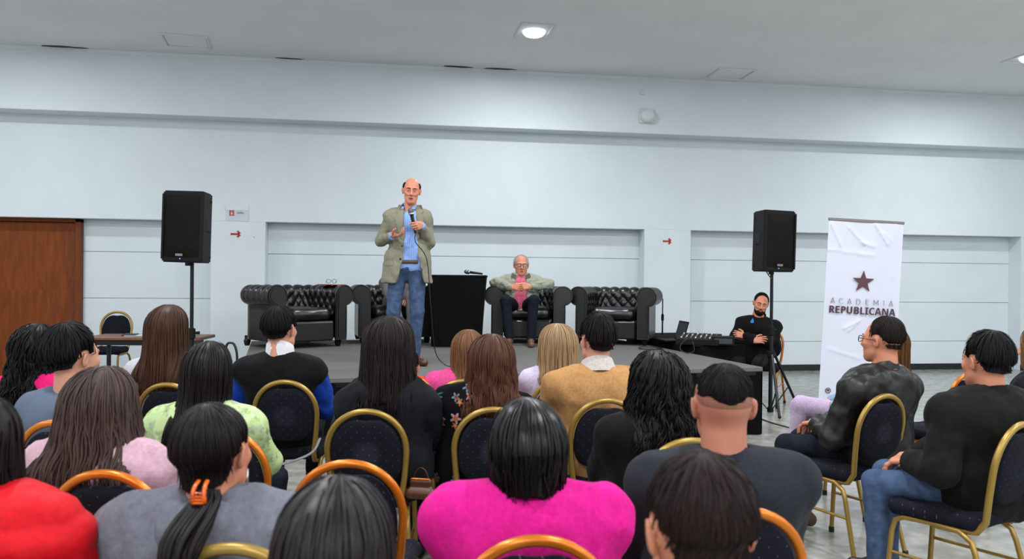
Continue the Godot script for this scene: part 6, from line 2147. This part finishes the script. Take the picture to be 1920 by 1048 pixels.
func more_materials() -> void:
	M.skin = skin_mat(Color(0.80, 0.57, 0.47))
	M.skin_warm = skin_mat(Color(0.78, 0.51, 0.40))
	M.skin_brown = skin_mat(Color(0.70, 0.46, 0.37))
	M.lips = mat(Color(0.62, 0.33, 0.29), 0.4)
	M.parting = mat(Color(0.45, 0.35, 0.32), 0.6)
	M.hair_dark = hair_mat(Color(0.07, 0.055, 0.05), 0.55)
	M.hair_dark_plain = mat(Color(0.07, 0.055, 0.05), 0.5)
	M.hair_brown = hair_mat(Color(0.22, 0.16, 0.13), 0.55)
	M.hair_white_plain = mat(Color(0.66, 0.62, 0.56), 0.6)
	M.mic_mesh = bump(mat(Color(0.38, 0.38, 0.38), 0.4, 0.7), M.speck, 0.05)
	M.tortoise = tri_tex(mat(Color(0.85, 0.42, 0.10), 0.25), ImageTexture.create_from_image(blotch_image(128, Color(1, 0.85, 0.6), [Color(0.35, 0.15, 0.06)], 26, 4, 12, 3)), 18.0)
	M.shoe = mat(Color(0.07, 0.06, 0.06), 0.45)
	M.brown_shoe = mat(Color(0.30, 0.17, 0.11), 0.4)
	M.tan_shoe = mat(Color(0.38, 0.26, 0.18), 0.55)
	# tweed: two-tone flecks
	var tw := Image.create(128, 128, false, Image.FORMAT_RGB8)
	var r := RandomNumberGenerator.new()
	r.seed = 9
	for y in 128:
		for x in 128:
			var k := 0.80 + 0.12 * float((x / 4 + y / 4 + (y / 16) % 2 * 2) % 4 < 2) + r.randf_range(-0.12, 0.12)
			tw.set_pixel(x, y, Color(k, k, k * 0.98))
	M.tweed = tri_tex(mat(Color(0.60, 0.585, 0.515), 0.95, 0.0, 0.2), ImageTexture.create_from_image(tw), 7.0)
	var st := Image.create(64, 64, false, Image.FORMAT_RGB8)
	for y in 64:
		for x in 64:
			var k := 0.86 if x % 16 < 4 else 1.0
			st.set_pixel(x, y, Color(k * 0.97, k * 0.985, 1.0))
	M.shirt_blue = tri_tex(mat(Color(0.55, 0.66, 0.84), 0.85, 0.0, 0.2), ImageTexture.create_from_image(st), 12.0)
	M.shirt_pink = tri_tex(mat(Color(0.80, 0.42, 0.50), 0.85, 0.0, 0.2), ImageTexture.create_from_image(blotch_image(128, Color(1, 0.92, 0.94), [Color(0.86, 0.62, 0.68), Color(1.0, 1.0, 1.0)], 150, 3, 6, 8)), 9.0)
	var dn := grain(256, 0.03, 0.72, 1.08, 33, 4)
	M.jeans = tri_tex(mat(Color(0.30, 0.37, 0.49), 0.9, 0.0, 0.2), dn, 2.2)
	M.jeans_dark = tri_tex(mat(Color(0.13, 0.145, 0.18), 0.9, 0.0, 0.2), dn, 2.2)
	M.sage = cloth(Color(0.62, 0.63, 0.56))
	M.sage_dark = cloth(Color(0.36, 0.36, 0.31))
	M.grey_knit = cloth(Color(0.42, 0.40, 0.40))
	M.grey_trouser = cloth(Color(0.47, 0.45, 0.46))
	M.dark_trouser = cloth(Color(0.085, 0.083, 0.09))
	M.black_knit = cloth(Color(0.075, 0.07, 0.072))
	M.navy_cloth = cloth(Color(0.095, 0.10, 0.125))
	M.hot_pink = cloth(Color(0.85, 0.10, 0.42))
	M.rose = cloth(Color(0.88, 0.30, 0.55))
	M.orange_cloth = cloth(Color(0.95, 0.30, 0.05))
	M.blue_knit = tri_tex(mat(Color(0.47, 0.52, 0.60), 0.95, 0.0, 0.2), M.speck, 6.0)
	M.white_cloth = cloth(Color(0.80, 0.79, 0.82))
	M.lilac_white = cloth(Color(0.82, 0.78, 0.86))
	M.pale_pink = cloth(Color(0.78, 0.63, 0.68))
	M.green_print = tri_tex(mat(Color(0.85, 0.9, 0.8), 0.85, 0.0, 0.2), ImageTexture.create_from_image(blotch_image(256, Color(0.84, 0.88, 0.72), [Color(0.62, 0.68, 0.42), Color(0.68, 0.69, 0.69), Color(0.84, 0.87, 0.66), Color(0.58, 0.61, 0.54)], 90, 7, 18, 21)), 3.2)
	M.blue_cloth = cloth(Color(0.10, 0.26, 0.66))
	M.tan_cloth = cloth(Color(0.74, 0.55, 0.35))
	M.strap_grey = cloth(Color(0.62, 0.60, 0.63))
	M.bag_brown = mat(Color(0.30, 0.16, 0.06), 0.4)
	M.fleece = bump(cloth(Color(0.84, 0.80, 0.77)), M.speck, 0.3)
	M.slate_suit = cloth(Color(0.165, 0.175, 0.20))
	M.dark_suit = cloth(Color(0.10, 0.092, 0.085))
	M.fuchsia = cloth(Color(0.86, 0.11, 0.54))
	M.red_quilt = cloth(Color(0.80, 0.04, 0.10), 0.6)
	M.grey_hoodie = cloth(Color(0.44, 0.44, 0.48))
	M.light_blue = cloth(Color(0.55, 0.65, 0.74))
	M.lilac = cloth(Color(0.76, 0.67, 0.78))
	M.floral = tri_tex(mat(Color.WHITE, 0.85, 0.0, 0.2), ImageTexture.create_from_image(flower_image()), 2.6)

func _ready() -> void:
	rng.seed = 7
	# camera, light, exposure
	var cam := Camera3D.new()
	cam.name = "camera"
	add_child(cam)
	cam.position = Vector3(0, EYE, 0)
	cam.basis = Basis(Vector3.UP, deg_to_rad(-YAW)) * Basis(Vector3.RIGHT, deg_to_rad(-0.23)) * Basis(Vector3(0, 0, 1), deg_to_rad(0.57))
	var at := CameraAttributesPhysical.new()
	at.frustum_focal_length = 12.0 * 1500.0 / 524.0
	at.frustum_focus_distance = 7.0
	at.frustum_near = 0.05
	at.frustum_far = 100.0
	at.exposure_aperture = 5.0
	cam.attributes = at
	cam.fov = rad_to_deg(2.0 * atan(524.0 / 1500.0))
	cam.current = true
	var we := WorldEnvironment.new()
	we.name = "world"
	add_child(we)
	var e := Environment.new()
	e.background_mode = Environment.BG_COLOR
	e.background_color = Color(0, 0, 0)
	e.tonemap_mode = Environment.TONE_MAPPER_LINEAR
	e.tonemap_exposure = 1.0
	e.sdfgi_enabled = true
	e.ssao_enabled = true
	e.ssil_enabled = true
	we.environment = e
	make_materials()
	more_materials()
	build_hall()
	build_ceiling_things()
	build_wall_things()
	build_stage()
	build_furniture()
	build_banner()
	build_small_things()
	build_chairs()
	build_speaker()
	build_panel()
	build_audience()
